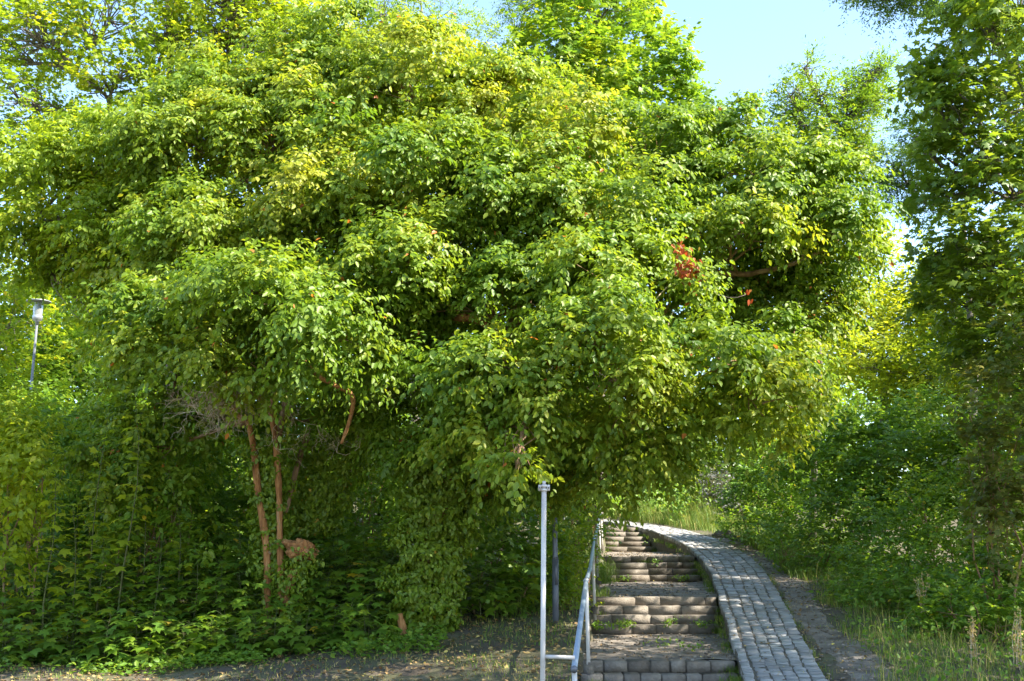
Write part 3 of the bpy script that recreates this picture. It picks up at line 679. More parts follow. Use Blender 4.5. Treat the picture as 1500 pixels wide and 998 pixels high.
tree_at('locust_tree', 'sparse blue-green locust standing alone against the sky right of the big crown', 1190, 30, W(1190, 260, 29),
 [(1178, 100, 28, 18, 20, .6), (1160, 140, 28, 22, 14, .7), (1195, 145, 28, 24, 14, .7), (1170, 180, 28, 26, 16, .7), (1205, 190, 28, 22, 14, .7), (1240, 135, 28.4, 24, 14, .7), (1275, 115, 28.6, 24, 14, .7), (1290, 100, 28.6, 14, 9, .4), (1255, 165, 28.4, 30, 12, .7), (1285, 145, 28.4, 18, 9, .5), (1235, 200, 28.4, 26, 14, .7), (1262, 215, 28.4, 22, 10, .6), (1225, 230, 28.2, 24, 12, .6), (1175, 222, 28, 26, 12, .6), (1140, 205, 28, 18, 16, .6), (1205, 255, 28.4, 30, 12, .6), (1150, 165, 28, 14, 12, .5), (1250, 245, 28.6, 24, 12, .6)],
 'locust', 306, over=dict(leaf=.12, twl=.55, nl=15, clump=.30, twigs=27, hang=.05, mat='maple'), tr=.10, limb_r=.06, twig_r=.014, frac=1, dens=1.0,
 hubs=[W(1200, 255, 28.6), W(1185, 210, 28.3), W(1235, 190, 28.4), W(1215, 225, 28.4)], back=1, under=1)
tree_at('maple_tree', 'tall dark maple crown filling the right edge of the view', 1530, 23, W(1500, 150, 22.5),
 [(1450, 50, 21.5, 62, 60, 1.5), (1395, 130, 21.0, 40, 36, .9), (1375, 165, 21.2, 32, 20, .7), (1470, 170, 21.5, 55, 45, 1.3), (1430, 235, 21, 50, 34, 1.1), (1385, 290, 21.6, 34, 22, .8), (1480, 290, 21, 60, 50, 1.4), (1400, 365, 21, 48, 30, 1.0), (1385, 395, 21.8, 28, 20, .8), (1470, 390, 21, 60, 45, 1.4), (1420, 450, 21, 50, 34, 1.1), (1480, 490, 20.5, 60, 50, 1.2), (1430, 530, 20.6, 40, 26, 1.0), (1500, -10, 22, 80, 60, 1.8), (1365, 100, 21.6, 24, 18, .6), (1362, 225, 21.6, 18, 18, .5), (1410, 20, 22, 40, 30, 1.0)],
 'dark', 307, tr=.24, dens=.92, tbase=.75, tvar=.45, fill=.3, hubs=[W(1500, 150, 22.5), W(1500, 300, 22.3), W(1490, 450, 22), W(1500, 550, 22)])
tree_at('locust_tree', 'locust branches reaching left into the sky from behind the dark maple', 1420, 27, W(1410, 300, 26.5),
 [(1310, 245, 26, 26, 20, .6), (1345, 200, 26, 26, 26, .7), (1330, 270, 26, 34, 18, .7), (1370, 170, 26, 30, 26, .8), (1360, 300, 26, 30, 20, .7), (1295, 262, 26, 12, 10, .4)],
 'locust', 308, over=dict(leaf=.10, clump=.32, twigs=60, twl=.40), tr=.12, frac=1, hubs=[W(1400, 320, 26.4), W(1345, 290, 26.1), W(1370, 240, 26.2)], back=1, under=1)
# locust near the camera on the right, one limb reaching into the top of the view
nl = tree('locust_tree', 'near locust whose dark leaflet branch tips hang into the top right corner', 'tree', [gp(9.4, 13.0), np.array([9.2, 13.0, 4]), np.array([8.8, 13, 8.0])],
 PL([(1320, -10, 12.5, 34, 14, .3), (1262, -12, 12.5, 22, 8, .2), (1298, 2, 12.5, 20, 12, .25), (1350, -4, 12.5, 20, 10, .25)])+[(8.6, 13.4, 8.6, 1.9, 1.7, 1.2), (10.2, 13.6, 7.6, 1.8, 2.2, 1.6), (9.8, 12.0, 6.6, 1.5, 1.8, 1.4)],
 'locust', 309, over=dict(leaf=.05, twl=.24, nl=14, clump=.22, twigs=110, hang=.2), tr=.16, limb_r=.02, twig_r=.005, frac=.7, bark='barkgrey', dens=.8, back=1, under=1, hubs=[W(1330, -90, 12.6), W(1450, -120, 12.8), np.array([9., 13, 7.5])])
tree_at('linden_tree', 'sunlit yellow-green tree glowing in the gap between the big crown and the right-hand maple', 1290, 46, W(1290, 440, 45),
 [(1340, 500, 43, 45, 40, 1.6), (1370, 450, 43.5, 30, 30, 1.6), (1260, 540, 41, 60, 30, 1.6), (1360, 560, 41, 50, 26, 1.6), (1290, 410, 44, 40, 45, 2), (1250, 470, 44, 60, 50, 2.2), (1310, 480, 43, 45, 40, 2), (1330, 440, 44, 25, 35, 1.5), (1220, 520, 43, 70, 45, 2.2), (1300, 550, 42, 60, 40, 2), (1280, 370, 44, 22, 20, 1.2)],
 'far', 310, over=dict(leaf=.20, mat='gold', twigs=18, clump=.8, twl=.6), tr=.2, dens=1)
tree_at('linden_tree', 'bright small tree seen through the gap under the crown above the path bend', 1075, 44, W(1070, 650, 44),
 [(1060, 680, 43, 50, 45, 1.6), (1110, 650, 43, 50, 50, 1.6), (1050, 630, 44, 70, 50, 2), (1130, 700, 42, 40, 30, 1.4), (980, 660, 45, 60, 50, 1.8)],
 'far', 311, over=dict(leaf=.17, mat='light', twigs=16, clump=.7, twl=.5), tr=.12, dens=.9)
tree_at('maple_tree', 'maple standing hidden close behind the big central crown', 560, 27, W(560, 300, 27),
 [(420, 300, 27, 110, 110, 2), (600, 330, 27, 110, 110, 2), (760, 350, 27, 100, 100, 2), (920, 350, 27.5, 90, 80, 2), (520, 180, 27, 110, 90, 2), (680, 200, 27, 90, 80, 2), (300, 380, 27, 90, 90, 2), (1060, 380, 27.5, 70, 60, 1.6), (840, 280, 27, 80, 70, 1.8), (520, 470, 26, 120, 70, 2), (760, 500, 26, 110, 70, 2), (980, 480, 26.5, 90, 60, 1.8)],
 'maple', 312, tr=.2, dens=.8, over=dict(leaf=.22, twigs=14), frac=.3)
# trees of the wooded slope behind
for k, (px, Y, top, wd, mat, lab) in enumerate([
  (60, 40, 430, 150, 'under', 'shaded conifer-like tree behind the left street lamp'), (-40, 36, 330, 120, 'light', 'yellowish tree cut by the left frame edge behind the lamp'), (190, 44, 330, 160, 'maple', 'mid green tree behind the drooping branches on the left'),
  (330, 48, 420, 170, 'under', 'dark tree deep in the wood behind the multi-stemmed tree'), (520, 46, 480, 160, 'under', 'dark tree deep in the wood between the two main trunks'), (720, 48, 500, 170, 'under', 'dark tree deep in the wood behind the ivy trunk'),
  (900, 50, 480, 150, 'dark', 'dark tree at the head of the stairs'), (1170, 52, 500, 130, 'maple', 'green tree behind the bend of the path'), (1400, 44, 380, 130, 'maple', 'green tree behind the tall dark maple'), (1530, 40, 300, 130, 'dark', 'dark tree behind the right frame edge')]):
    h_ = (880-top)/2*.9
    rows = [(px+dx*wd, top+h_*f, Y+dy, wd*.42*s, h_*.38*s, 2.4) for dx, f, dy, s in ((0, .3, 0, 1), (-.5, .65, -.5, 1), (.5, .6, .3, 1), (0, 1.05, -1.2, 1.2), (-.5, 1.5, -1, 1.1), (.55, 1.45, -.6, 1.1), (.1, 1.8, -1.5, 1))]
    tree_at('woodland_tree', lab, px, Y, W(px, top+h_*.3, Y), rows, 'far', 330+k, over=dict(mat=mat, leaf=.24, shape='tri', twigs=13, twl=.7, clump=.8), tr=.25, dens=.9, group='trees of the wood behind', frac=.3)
# far wood closing the view
rngF = np.random.default_rng(400)
lob = []
for x in np.arange(-60, 75, 4.5):
    y = 66+rngF.uniform(-4, 6); g0 = float(T(x, y))
    top = np.interp(x, [-60, -10, 5, 14, 22, 40, 75], [17, 16, 12, 12, 13, 22, 24])
    for z in np.arange(g0+1, g0+top*.55, 3.2): lob.append((x+rngF.normal(0, 1), y+rngF.normal(0, 1.5), z, 3.6, 3, 2.8))
P, D, Nn, S, Tt, _ = foliage(lob, dict(SPEC['far'], leaf=.5, twigs=2.2, twl=1.4, clump=1.5), rngF, back=.2)
o = leaves('distant_wood', P, D, Nn, S, 'diamond', Tt, M['maple'], None); tag(o, 'distant belt of woodland closing the view behind everything', 'woodland', kind='stuff')

# ------------------------------------------------------------------ shrubs
def shrub(label, px, Y, rows, mat, seed, leaf=.11, shape='ovate', stems=7, name='shrub', group=None, dens=1.0, hang=.25, clump=.34, tw=40, nlv=8, twl=.36, tbase=.45, bark='bark', **kw):
    rng = np.random.default_rng(seed); b = wp_ground(px, Y); t = thing(name, label, 'shrub', b, group)
    sp = dict(SPEC['under'], mat=mat, leaf=leaf, shape=shape, hang=hang, clump=clump, twigs=tw, nl=nlv, twl=twl)
    lobes = PL(rows); P, D, Nn, S, Tt, cl_ = foliage(lobes, sp, rng, dens=dens, tbase=tbase, **kw)
    g = T(P[:, 0], P[:, 1]); ok = P[:, 2] > g+.01
    leaves('foliage', P[ok], D[ok], Nn[ok], S[ok], shape, Tt[ok], M[mat], t)
    mb = MB()
    for k in range(stems):
        c, cc = cl_[rng.integers(len(cl_))]; q = cc[rng.integers(len(cc))]
        b2 = gp(b[0]+(q[0]-b[0])*.45+rng.normal(0, .15), b[1]+(q[1]-b[1])*.4+rng.normal(0, .1)); b2[2] -= .05
        mb.tube(limb(b2, q, rng, 0, 5, .05), list(np.linspace(.022, .007, 6)), 5)
        for _ in range(3):
            q2 = cc[rng.integers(len(cc))]; mb.tube(limb(b2+(q-b2)*rng.uniform(.4, .8), q2, rng, 0, 3, .05), [.010, .008, .006, .004], 3)
    mb.build('stems', M[bark], t); return t
# left of the trees
shrub('bright sunlit shrub with narrow hanging leaves at the left frame edge', 20, 19.6, [(30, 650, 19.4, 60, 55, .8), (5, 730, 19.0, 50, 70, .8), (60, 690, 19.4, 32, 50, .6), (-60, 700, 19.4, 60, 90, .8), (15, 820, 18.9, 36, 50, .5)], 'gold', 501, leaf=.12, hang=.7, tbase=.4)  # sunlit look of this shrub is put into its leaf colour
shrub('mid green shrub at the foot of the left street lamp', 130, 25, [(110, 640, 24.5, 60, 34, 1), (60, 620, 25, 50, 26, 1), (170, 640, 24.5, 60, 36, 1), (130, 700, 24, 80, 50, 1), (200, 620, 25.5, 60, 30, 1)], 'under', 502, leaf=.13, twl=.45)
shrub('shaded shrub between the lamp shrub and the multi-stemmed tree', 230, 23, [(240, 700, 22.5, 70, 60, .9), (170, 760, 22, 70, 60, .9), (290, 770, 22, 60, 60, .8), (120, 730, 22.5, 50, 50, .8)], 'under', 503, leaf=.12, hang=.4, tbase=.35)
shrub('loose hanging shrub with translucent leaves left of the bare stems', 225, 20.8, [(235, 700, 20.4, 60, 45, .7), (200, 750, 20.3, 35, 40, .6), (265, 740, 20.3, 50, 50, .6), (190, 800, 20.2, 40, 30, .5), (300, 800, 20, 35, 35, .5)], 'maple', 504, leaf=.12, hang=.7, dens=.7)
shrub('green shrub in the gap between the bare stems and the ivy trunk', 520, 23.5, [(500, 720, 23, 60, 60, .9), (550, 660, 23.5, 50, 50, .9), (460, 800, 22.8, 60, 50, .8), (560, 780, 22.6, 50, 50, .8)], 'under', 505, leaf=.11)
shrub('dark undergrowth shrub directly behind the bare orange stems', 370, 23, [(350, 700, 22.6, 60, 60, .9), (330, 790, 22, 70, 60, .9), (420, 760, 22.6, 50, 60, .8), (390, 850, 21.6, 70, 50, .8)], 'under', 506, leaf=.11, tbase=.35)
shrub('leafy shrub just right of the ivy-wrapped trunk', 730, 20.6, [(720, 790, 20.6, 50, 60, .7), (700, 860, 20.2, 60, 50, .6), (765, 830, 20.6, 40, 60, .6), (740, 740, 21.4, 50, 40, .7)], 'under', 507, leaf=.14, shape='maple', tw=26, nlv=6, hang=.3)
shrub('thicket behind the white post', 790, 24, [(780, 760, 24, 50, 45, .9), (830, 770, 24.5, 35, 40, .8), (760, 840, 23, 50, 50, .8), (820, 840, 23, 30, 40, .6), (700, 770, 24.5, 50, 40, .9)], 'under', 508, leaf=.10, tbase=.5)
shrub('sun-flecked low shrub between the dark lamp pole and the handrail', 840, 20.8, [(838, 850, 20.8, 16, 40, .35), (845, 800, 22, 16, 40, .4), (830, 890, 20.4, 20, 18, .35), (852, 770, 25, 14, 18, .5)], 'light', 509, leaf=.09, clump=.2, tbase=.3, dens=.8)
shrub('small shrub hanging over the upper end of the handrail', 860, 32, [(850, 730, 31, 26, 24, .7), (825, 720, 31, 30, 30, .8), (870, 720, 34, 30, 22, .7)], 'under', 510, leaf=.12)
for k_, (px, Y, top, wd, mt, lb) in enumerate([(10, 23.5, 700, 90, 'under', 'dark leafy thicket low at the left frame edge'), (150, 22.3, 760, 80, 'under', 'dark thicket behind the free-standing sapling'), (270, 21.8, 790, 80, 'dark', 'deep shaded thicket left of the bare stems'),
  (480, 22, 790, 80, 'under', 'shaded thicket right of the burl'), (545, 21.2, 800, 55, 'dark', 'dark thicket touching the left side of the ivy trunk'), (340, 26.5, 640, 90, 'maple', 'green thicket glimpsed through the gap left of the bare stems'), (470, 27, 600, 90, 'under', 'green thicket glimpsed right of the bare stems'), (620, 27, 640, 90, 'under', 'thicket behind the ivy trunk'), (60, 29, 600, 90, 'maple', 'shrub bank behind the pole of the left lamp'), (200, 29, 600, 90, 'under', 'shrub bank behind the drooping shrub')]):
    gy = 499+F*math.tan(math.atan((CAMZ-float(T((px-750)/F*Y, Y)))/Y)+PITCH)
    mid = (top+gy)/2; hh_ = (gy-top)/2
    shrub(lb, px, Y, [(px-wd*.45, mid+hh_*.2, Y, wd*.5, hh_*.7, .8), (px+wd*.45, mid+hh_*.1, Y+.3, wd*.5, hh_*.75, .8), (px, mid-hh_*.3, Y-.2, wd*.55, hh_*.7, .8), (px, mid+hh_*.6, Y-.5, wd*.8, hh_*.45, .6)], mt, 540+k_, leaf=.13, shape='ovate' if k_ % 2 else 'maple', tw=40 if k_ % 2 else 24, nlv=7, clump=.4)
# head of the path
shrub('dark green shrub above the bend of the path', 960, 44, [(960, 700, 43.5, 60, 40, 1.2), (900, 700, 44, 50, 35, 1.2), (1010, 690, 43, 40, 40, 1.1)], 'dark', 511, leaf=.17, clump=.5, twl=.5, tw=26)
shrub('silvery grey shrub beside the outer bend of the path', 1055, 37.5, [(1055, 735, 37, 26, 34, .6), (1070, 765, 36.5, 22, 26, .5), (1040, 715, 37.5, 18, 18, .5)], 'grey', 512, leaf=.11, clump=.3, bark='barkgrey')
shrub('large leafy shrub bordering the upper part of the path', 1110, 32, [(1110, 740, 32, 40, 40, .9), (1150, 700, 32, 55, 50, 1), (1100, 780, 31, 35, 30, .7), (1160, 780, 30, 50, 50, .9), (1210, 720, 31, 60, 60, 1)], 'under', 513, leaf=.12, tbase=.4)
shrub('rounded fresh green shrub close to the dirt track', 1185, 26, [(1180, 810, 26, 45, 40, .7), (1225, 850, 25, 50, 45, .8), (1165, 850, 26, 30, 25, .5), (1250, 800, 25.5, 50, 50, .8)], 'under', 514, leaf=.09, tbase=.5)
shrub('big dark shrub mass in the middle of the right bank', 1290, 27, [(1270, 670, 27, 70, 50, 1.1), (1220, 640, 28, 55, 36, 1.0), (1330, 690, 26, 70, 60, 1.2), (1250, 730, 26.5, 60, 50, 1), (1350, 630, 27, 60, 36, 1.0), (1180, 680, 29, 50, 40, 1), (1300, 760, 25, 60, 50, .9)], 'under', 515, leaf=.13, tbase=.4, clump=.42)
shrub('tiered shrub with fine leaves on the lower right bank', 1370, 22.5, [(1360, 760, 22.5, 70, 50, .9), (1310, 820, 22, 60, 45, .8), (1400, 830, 21.5, 60, 50, .8), (1420, 720, 22.5, 60, 50, .9), (1340, 870, 21.5, 55, 30, .6), (1280, 870, 22.5, 35, 25, .5)], 'under', 516, leaf=.09, hang=.15, tbase=.45)
shrub('olive-brown oak scrub with lobed leaves at the right frame edge', 1480, 18.6, [(1470, 600, 18.6, 50, 60, .8), (1490, 690, 18.4, 50, 60, .8), (1450, 670, 18.8, 30, 40, .6), (1500, 780, 18.4, 50, 60, .8), (1490, 520, 18.8, 40, 50, .8), (1460, 750, 18.8, 25, 40, .5)], 'olive', 517, leaf=.12, shape='maple', tw=26, nlv=6, clump=.3)
shrub('dark bramble thicket in the bottom right behind the dry grass', 1440, 19.4, [(1440, 860, 19.4, 60, 35, .7), (1490, 900, 18.8, 50, 35, .6), (1380, 890, 19.6, 40, 30, .5), (1340, 900, 19.8, 35, 22, .4), (1430, 910, 18.4, 35, 20, .4)], 'under', 518, leaf=.12, tbase=.4)
shrub('arching shrub reaching down to the dirt strip on the lower right bank', 1290, 21, [(1270, 850, 21.5, 50, 36, .7), (1320, 870, 20.5, 55, 34, .7), (1250, 890, 21.0, 34, 20, .5), (1370, 890, 20, 50, 30, .6)], 'under', 519, leaf=.10, tbase=.45)
shrub('fresh green low shrub between the grass and the oak scrub', 1420, 18, [(1410, 900, 18, 45, 30, .5), (1460, 925, 17.6, 40, 24, .4), (1370, 925, 18.2, 30, 18, .4)], 'maple', 520, leaf=.10, tbase=.4)
shrub('warm green shrub wall under the tall dark maple', 1450, 25, [(1440, 640, 24.5, 50, 50, 1), (1480, 720, 24, 60, 60, 1), (1430, 760, 24, 50, 50, .9), (1500, 820, 23, 60, 60, .9), (1400, 690, 25, 40, 50, .9), (1530, 620, 24, 50, 70, 1)], 'maple', 521, leaf=.12, tbase=.4)
shrub('dark green shrubs behind the weeds at the path bend', 980, 42.5, [(950, 715, 42.5, 45, 26, 1), (1010, 725, 41.5, 40, 26, .9), (905, 722, 42.5, 40, 20, .9), (1045, 690, 42, 34, 30, .9)], 'dark', 522, leaf=.15, tw=26)
# unseen trees added right of the view to cast shade into it
tree('linden_tree', 'unseen linden added on the right bank outside the frame to shade the path', 'tree', [gp(10.4, 15), np.array([10.4, 15, 4]), np.array([10.2, 15, 7])], [(9.8, 15, 6.0, 2.0, 2.2, 2.4), (9.4, 13, 6.0, 2, 2.0, 2.6), (7.6, 12.8, 6.0, 1.0, 1.2, 1.5), (9.5, 17, 6.2, 1.3, 1.6, 2.0), (11.4, 16.5, 7.0, 2, 2.2, 2.6), (10.6, 12.4, 7.5, 2, 2.0, 2.0)], 'far', 350, over=dict(mat='dark', leaf=.2, clump=.6, twl=.5, twigs=9), tr=.2, back=1, under=1)
tree('linden_tree', 'tall unseen linden added on the right, close to the camera, to cast shade', 'tree', [gp(7.6, 9.5), np.array([7.6, 9.5, 5]), np.array([7.4, 9.5, 10])], [(7.3, 10.0, 6.0, 1.5, 2, 2.4), (7.4, 8.6, 9.0, 1.8, 2, 2.2), (6.9, 9.6, 10.6, 2.2, 2.2, 1.7), (8.6, 11.0, 8.0, 1.7, 1.8, 2.4), (5.2, 8.4, 9.8, 1.6, 1.8, 1.3)], 'far', 351, over=dict(mat='dark', leaf=.2, clump=.6, twl=.5, twigs=10), tr=.2, back=1, under=1)

tree('linden_tree', 'broad unseen linden added outside the frame on the right to shade the bank shrubs', 'tree', [gp(13, 18), np.array([13, 18, 5]), np.array([12.8, 18, 10])], [(12.0, 18.5, 6.0, 2.0, 2.4, 2.6), (12.6, 21.5, 7.5, 2.0, 2.4, 3.0), (13.5, 24, 10, 2.4, 2.4, 3.0), (13.4, 20.5, 11.5, 2.2, 2.2, 2.0), (10.6, 18.0, 4.8, 1.4, 1.6, 1.8)], 'far', 352, over=dict(mat='dark', leaf=.2, clump=.6, twl=.5, twigs=10), tr=.24, back=1, under=1)
tree('linden_tree', 'high unseen linden added outside the frame to shade the bare ground in front', 'tree', [gp(12, 9.5), np.array([12, 9.5, 7]), np.array([11, 9.8, 12])], [(5, 10.2, 13, 2, 1.0, 1.3), (8, 10.0, 13.2, 2, 1.1, 1.4), (11, 10, 13, 2, 1.3, 1.5), (3, 10.1, 12.6, 1.5, .9, 1.0)], 'far', 353, over=dict(mat='dark', leaf=.2, clump=.6, twl=.5, twigs=9), tr=.24, back=1, under=1)

# ------------------------------------------------------------------ saplings with tiered maple leaves
def sapling(label, px, Y, h, leaf, seed, mat='maple', group='maple saplings under the trees', lean=0, nodes=None, npl=4, bush=False):
    r = np.random.default_rng(seed); b = wp_ground(px, Y); t = thing('maple_sapling', label, 'sapling', b, group)
    top = b+np.array([lean+r.normal(0, .05), r.normal(0, .05), h]); pts = limb(b-np.array([0, 0, .05]), top, r, 0, 6, .03)
    mb = MB(); mb.tube(pts, list(np.linspace(.008+.003*h, .003, 7)), 5)
    nodes = int(nodes*1.5) if nodes else max(3, int(h/(.16 if not bush else .10))); P = []; D = []; Nn = []; S = []
    for k in range(nodes):
        f = (.08+.92*k/(nodes-1)) if not bush else (.15+.85*k/(nodes-1)); i = min(int(f*6), 5); q = pts[i]+(pts[i+1]-pts[i])*(f*6-i)
        a0 = (k % 2)*math.pi/2+r.normal(0, .3); m = npl if k < nodes-1 else 3
        sp_ = leaf*(1.35-.6*f)
        for j in range(m):
            a = a0+2*math.pi*j/m+r.normal(0, .25); L = sp_*r.uniform(.5, 1.0)*(2.0 if bush and f < .8 else 1); d = np.array([math.cos(a), math.sin(a), .28+r.normal(0, .15)]); e = q+d*L
            mb.tube([q, q+d*L*.5+np.array([0, 0, .01]), e], [.003, .0025, .002], 3)
            P.append(e); D.append(np.array([math.cos(a), math.sin(a), -.25+r.normal(0, .2)])); Nn.append(np.array([0, 0, 1.])+r.normal(0, .25, 3)); S.append(sp_*r.uniform(.8, 1.15))
    mb.build('stem', M['stalk'], t)
    tt = np.clip(r.normal(.45, .2, len(P)), 0, .94); tt[r.random(len(P)) < .015] = 1
    leaves('leaves', np.array(P), np.array(D), np.array(Nn), np.array(S), 'maple', tt, M[mat], t); return t
def ph(py, Y, px): return float(W(px, py, Y)[2]-wp_ground(px, Y)[2])
sapling('tall thin sunlit sapling with stacked leaf tiers, in the middle of the left shrubs', 178, 18.5, ph(578, 18.5, 178), .19, 601, 'gold', nodes=15)  # sun on these saplings is painted in with the brighter leaf tone
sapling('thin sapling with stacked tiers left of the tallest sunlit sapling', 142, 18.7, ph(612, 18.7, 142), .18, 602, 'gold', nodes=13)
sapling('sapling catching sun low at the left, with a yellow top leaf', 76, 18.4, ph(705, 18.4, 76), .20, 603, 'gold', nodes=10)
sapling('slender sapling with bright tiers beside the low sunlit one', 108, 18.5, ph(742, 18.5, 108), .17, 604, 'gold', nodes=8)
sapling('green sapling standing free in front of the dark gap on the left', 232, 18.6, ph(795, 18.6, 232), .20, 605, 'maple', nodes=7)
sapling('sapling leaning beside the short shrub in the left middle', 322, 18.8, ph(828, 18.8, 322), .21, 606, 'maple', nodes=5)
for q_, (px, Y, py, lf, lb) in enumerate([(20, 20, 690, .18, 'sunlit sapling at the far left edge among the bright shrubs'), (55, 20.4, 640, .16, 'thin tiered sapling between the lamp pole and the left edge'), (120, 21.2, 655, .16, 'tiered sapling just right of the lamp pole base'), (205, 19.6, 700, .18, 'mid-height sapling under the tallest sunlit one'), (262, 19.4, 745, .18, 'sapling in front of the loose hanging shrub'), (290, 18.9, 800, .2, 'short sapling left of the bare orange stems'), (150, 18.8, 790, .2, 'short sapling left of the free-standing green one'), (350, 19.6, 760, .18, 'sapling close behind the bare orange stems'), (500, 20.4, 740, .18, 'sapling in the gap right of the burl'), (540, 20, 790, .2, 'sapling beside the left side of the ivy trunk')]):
    sapling(lb, px, Y, ph(py, Y, px), lf, 650+q_, 'gold' if q_ < 4 else 'light', nodes=9, npl=4)  # the first few carry the leaf tone painted as sunlit
rs = np.random.default_rng(610)
k = 0
for px in np.arange(-10, 590, 17):
    for row in range(3):
        Y = 18.0+row*.9+rs.uniform(-.2, .3); hh = rs.uniform(.4, .75)+row*.42
        x = px+rs.uniform(-12, 12)
        if 560 < x: Y += .8
        sapling('broad-leaved maple seedling in the low leafy carpet under the trees', x, Y, hh, rs.uniform(.17, .25), 700+k, ['under', 'dark', 'maple', 'under'][k % 4], 'maple seedlings carpeting the ground under the trees', npl=5, bush=True); k += 1
for px, Y in [(680, 19.6), (705, 19.4), (735, 19.7), (760, 19.9), (690, 20.2), (720, 20.3), (775, 20.3), (800, 20.6), (750, 20.8)]:
    sapling('broad-leaved maple seedling between the ivy trunk and the white post', px, Y, rs.uniform(.5, 1.0), rs.uniform(.17, .23), 800+px, 'maple', 'maple seedlings between the trunk and the post', npl=5, bush=True)

# ------------------------------------------------------------------ grass, weeds and litter
def blades(name, X, Y, H, wd, tint, lean, seed, zoff=0, mat='grass', parent=None):
    r = np.random.default_rng(seed); n = len(X); Z = T(X, Y)+zoff if np.isscalar(zoff) else zoff
    a = r.uniform(0, 2*math.pi, n); d = np.stack([np.cos(a), np.sin(a), np.zeros(n)], 1); s = np.stack([-np.sin(a), np.cos(a), np.zeros(n)], 1)
    b = np.stack([X, Y, Z-.02], 1); H = H[:, None]; ln = (lean*r.uniform(.2, 1.3, n))[:, None]; wd = (wd*r.uniform(.7, 1.3, n))[:, None]
    up = np.array([0, 0, 1.])
    m = b+up*H*.55+d*H*ln*.25; tp = b+up*H*(1-ln*.25)+d*H*ln*.8
    V = np.stack([b-s*wd, b+s*wd, m+s*wd*.8, m-s*wd*.8, tp+s*wd*.15, tp-s*wd*.15], 1).reshape(-1, 3)
    i = np.arange(n)[:, None]*6; Fc = np.concatenate([i+np.array([[0, 1, 2, 3]]), i+np.array([[3, 2, 4, 5]])])
    me = raw_mesh(name, V, Fc, np.tile(np.clip(tint, 0, 1), 2)); return link(name, me, parent, M[mat])
rg = np.random.default_rng(900)
def scatter(n, x0, x1, y0, y1): return rg.uniform(x0, x1, n), rg.uniform(y0, y1, n)
def clumpy(X, Y, f, th): return vnoise(X, Y, f, 4)+rg.normal(0, .4, len(X)) > th
def right_edge(Y): return cl_x(Y)+ramp_w(Y)/2
X, Y = scatter(30000, 3.5, 12, 13, 24); ok = (X > right_edge(Y)+.75+.15*np.sin(Y*2)) & clumpy(X, Y, 1.2, -.9); X, Y = X[ok], Y[ok]
tall = rg.random(len(X)) < .03
o = blades('grass', X, Y, np.where(tall, rg.uniform(.35, .7, len(X)), rg.uniform(.06, .30, len(X))), .0045, np.where(tall, rg.normal(.85, .1, len(X)), rg.normal(.42, .25, len(X))), .9, 1)
tag(o, 'dry rough grass along the dirt track at the bottom right', 'grass', kind='stuff')
X, Y = scatter(16000, 3.5, 9, 24, 36); ok = (X > right_edge(Y)+.45) & (X < right_edge(Y)+3); X, Y = X[ok], Y[ok]
o = blades('grass', X, Y, rg.uniform(.08, .4, len(X)), .006, rg.normal(.35, .2, len(X)), .8, 2); tag(o, 'green verge grass beside the upper cobbled path', 'grass', kind='stuff')
n = 9000; X, Y = scatter(n, 4, 12, 14, 23); ok = (X > right_edge(Y)+.8) & clumpy(X, Y, 1.7, -.1); X, Y = X[ok], Y[ok]; n = len(X)
o = leaves('verge_herbs', np.stack([X, Y, T(X, Y)+rg.uniform(.02, .30, n)], 1), rg.normal(0, 1, (n, 3)), np.array([0, -.4, 1.])+rg.normal(0, .4, (n, 3)), rg.uniform(.03, .10, n), 'ovate', np.clip(rg.normal(.4, .22, n), 0, .95), M['under'], None)
tag(o, 'low leafy herbs between the grasses at the bottom right', 'weeds', kind='stuff')
# tall weeds outside the bend
X, Y = scatter(42000, -1, 8, 35, 44)
far_ = np.full(len(X), 9.0)
for p in CLS[CLS[:, 1] > 30][::4]: far_ = np.minimum(far_, np.hypot(X-p[0], Y-p[1]))
cx_ = np.interp(Y, CLS[:, 1], CLS[:, 0]); ok = (far_ > .70) & (far_ < 4.0) & ((X > cx_) | (Y > 41)); X, Y = X[ok], Y[ok]
o = blades('tall_weeds', X, Y, rg.uniform(.15, .95, len(X))*(.6+.5*np.sin(X*1.7+1)**2), .0045, rg.normal(.36, .33, len(X)), .6, 3); tag(o, 'tall brownish weeds and grasses on the bank above the path bend', 'weeds', kind='stuff')
n = 16000; X, Y = scatter(n, 1, 8, 36.0, 43); far_ = np.full(n, 9.0)
for p in CLS[CLS[:, 1] > 30][::4]: far_ = np.minimum(far_, np.hypot(X-p[0], Y-p[1]))
cx_ = np.interp(Y, CLS[:, 1], CLS[:, 0]); ok = (far_ > .75) & (far_ < 3.6) & ((X > cx_) | (Y > 41)) & clumpy(X, Y, 1.6, -.2); X, Y = X[ok], Y[ok]; n = len(X)
o = leaves('bank_herbs', np.stack([X, Y, T(X, Y)+rg.uniform(.05, 1.3, n)*(.6+.4*np.sin(X*3)**2)], 1), rg.normal(0, 1, (n, 3)), np.array([0, -.5, 1.])+rg.normal(0, .4, (n, 3)), rg.uniform(.06, .16, n), 'ovate', np.clip(rg.normal(.45, .25, n), 0, .95), M['under'], None)
tag(o, 'leafy herbs mixed into the weeds on the bank above the path bend', 'weeds', kind='stuff')
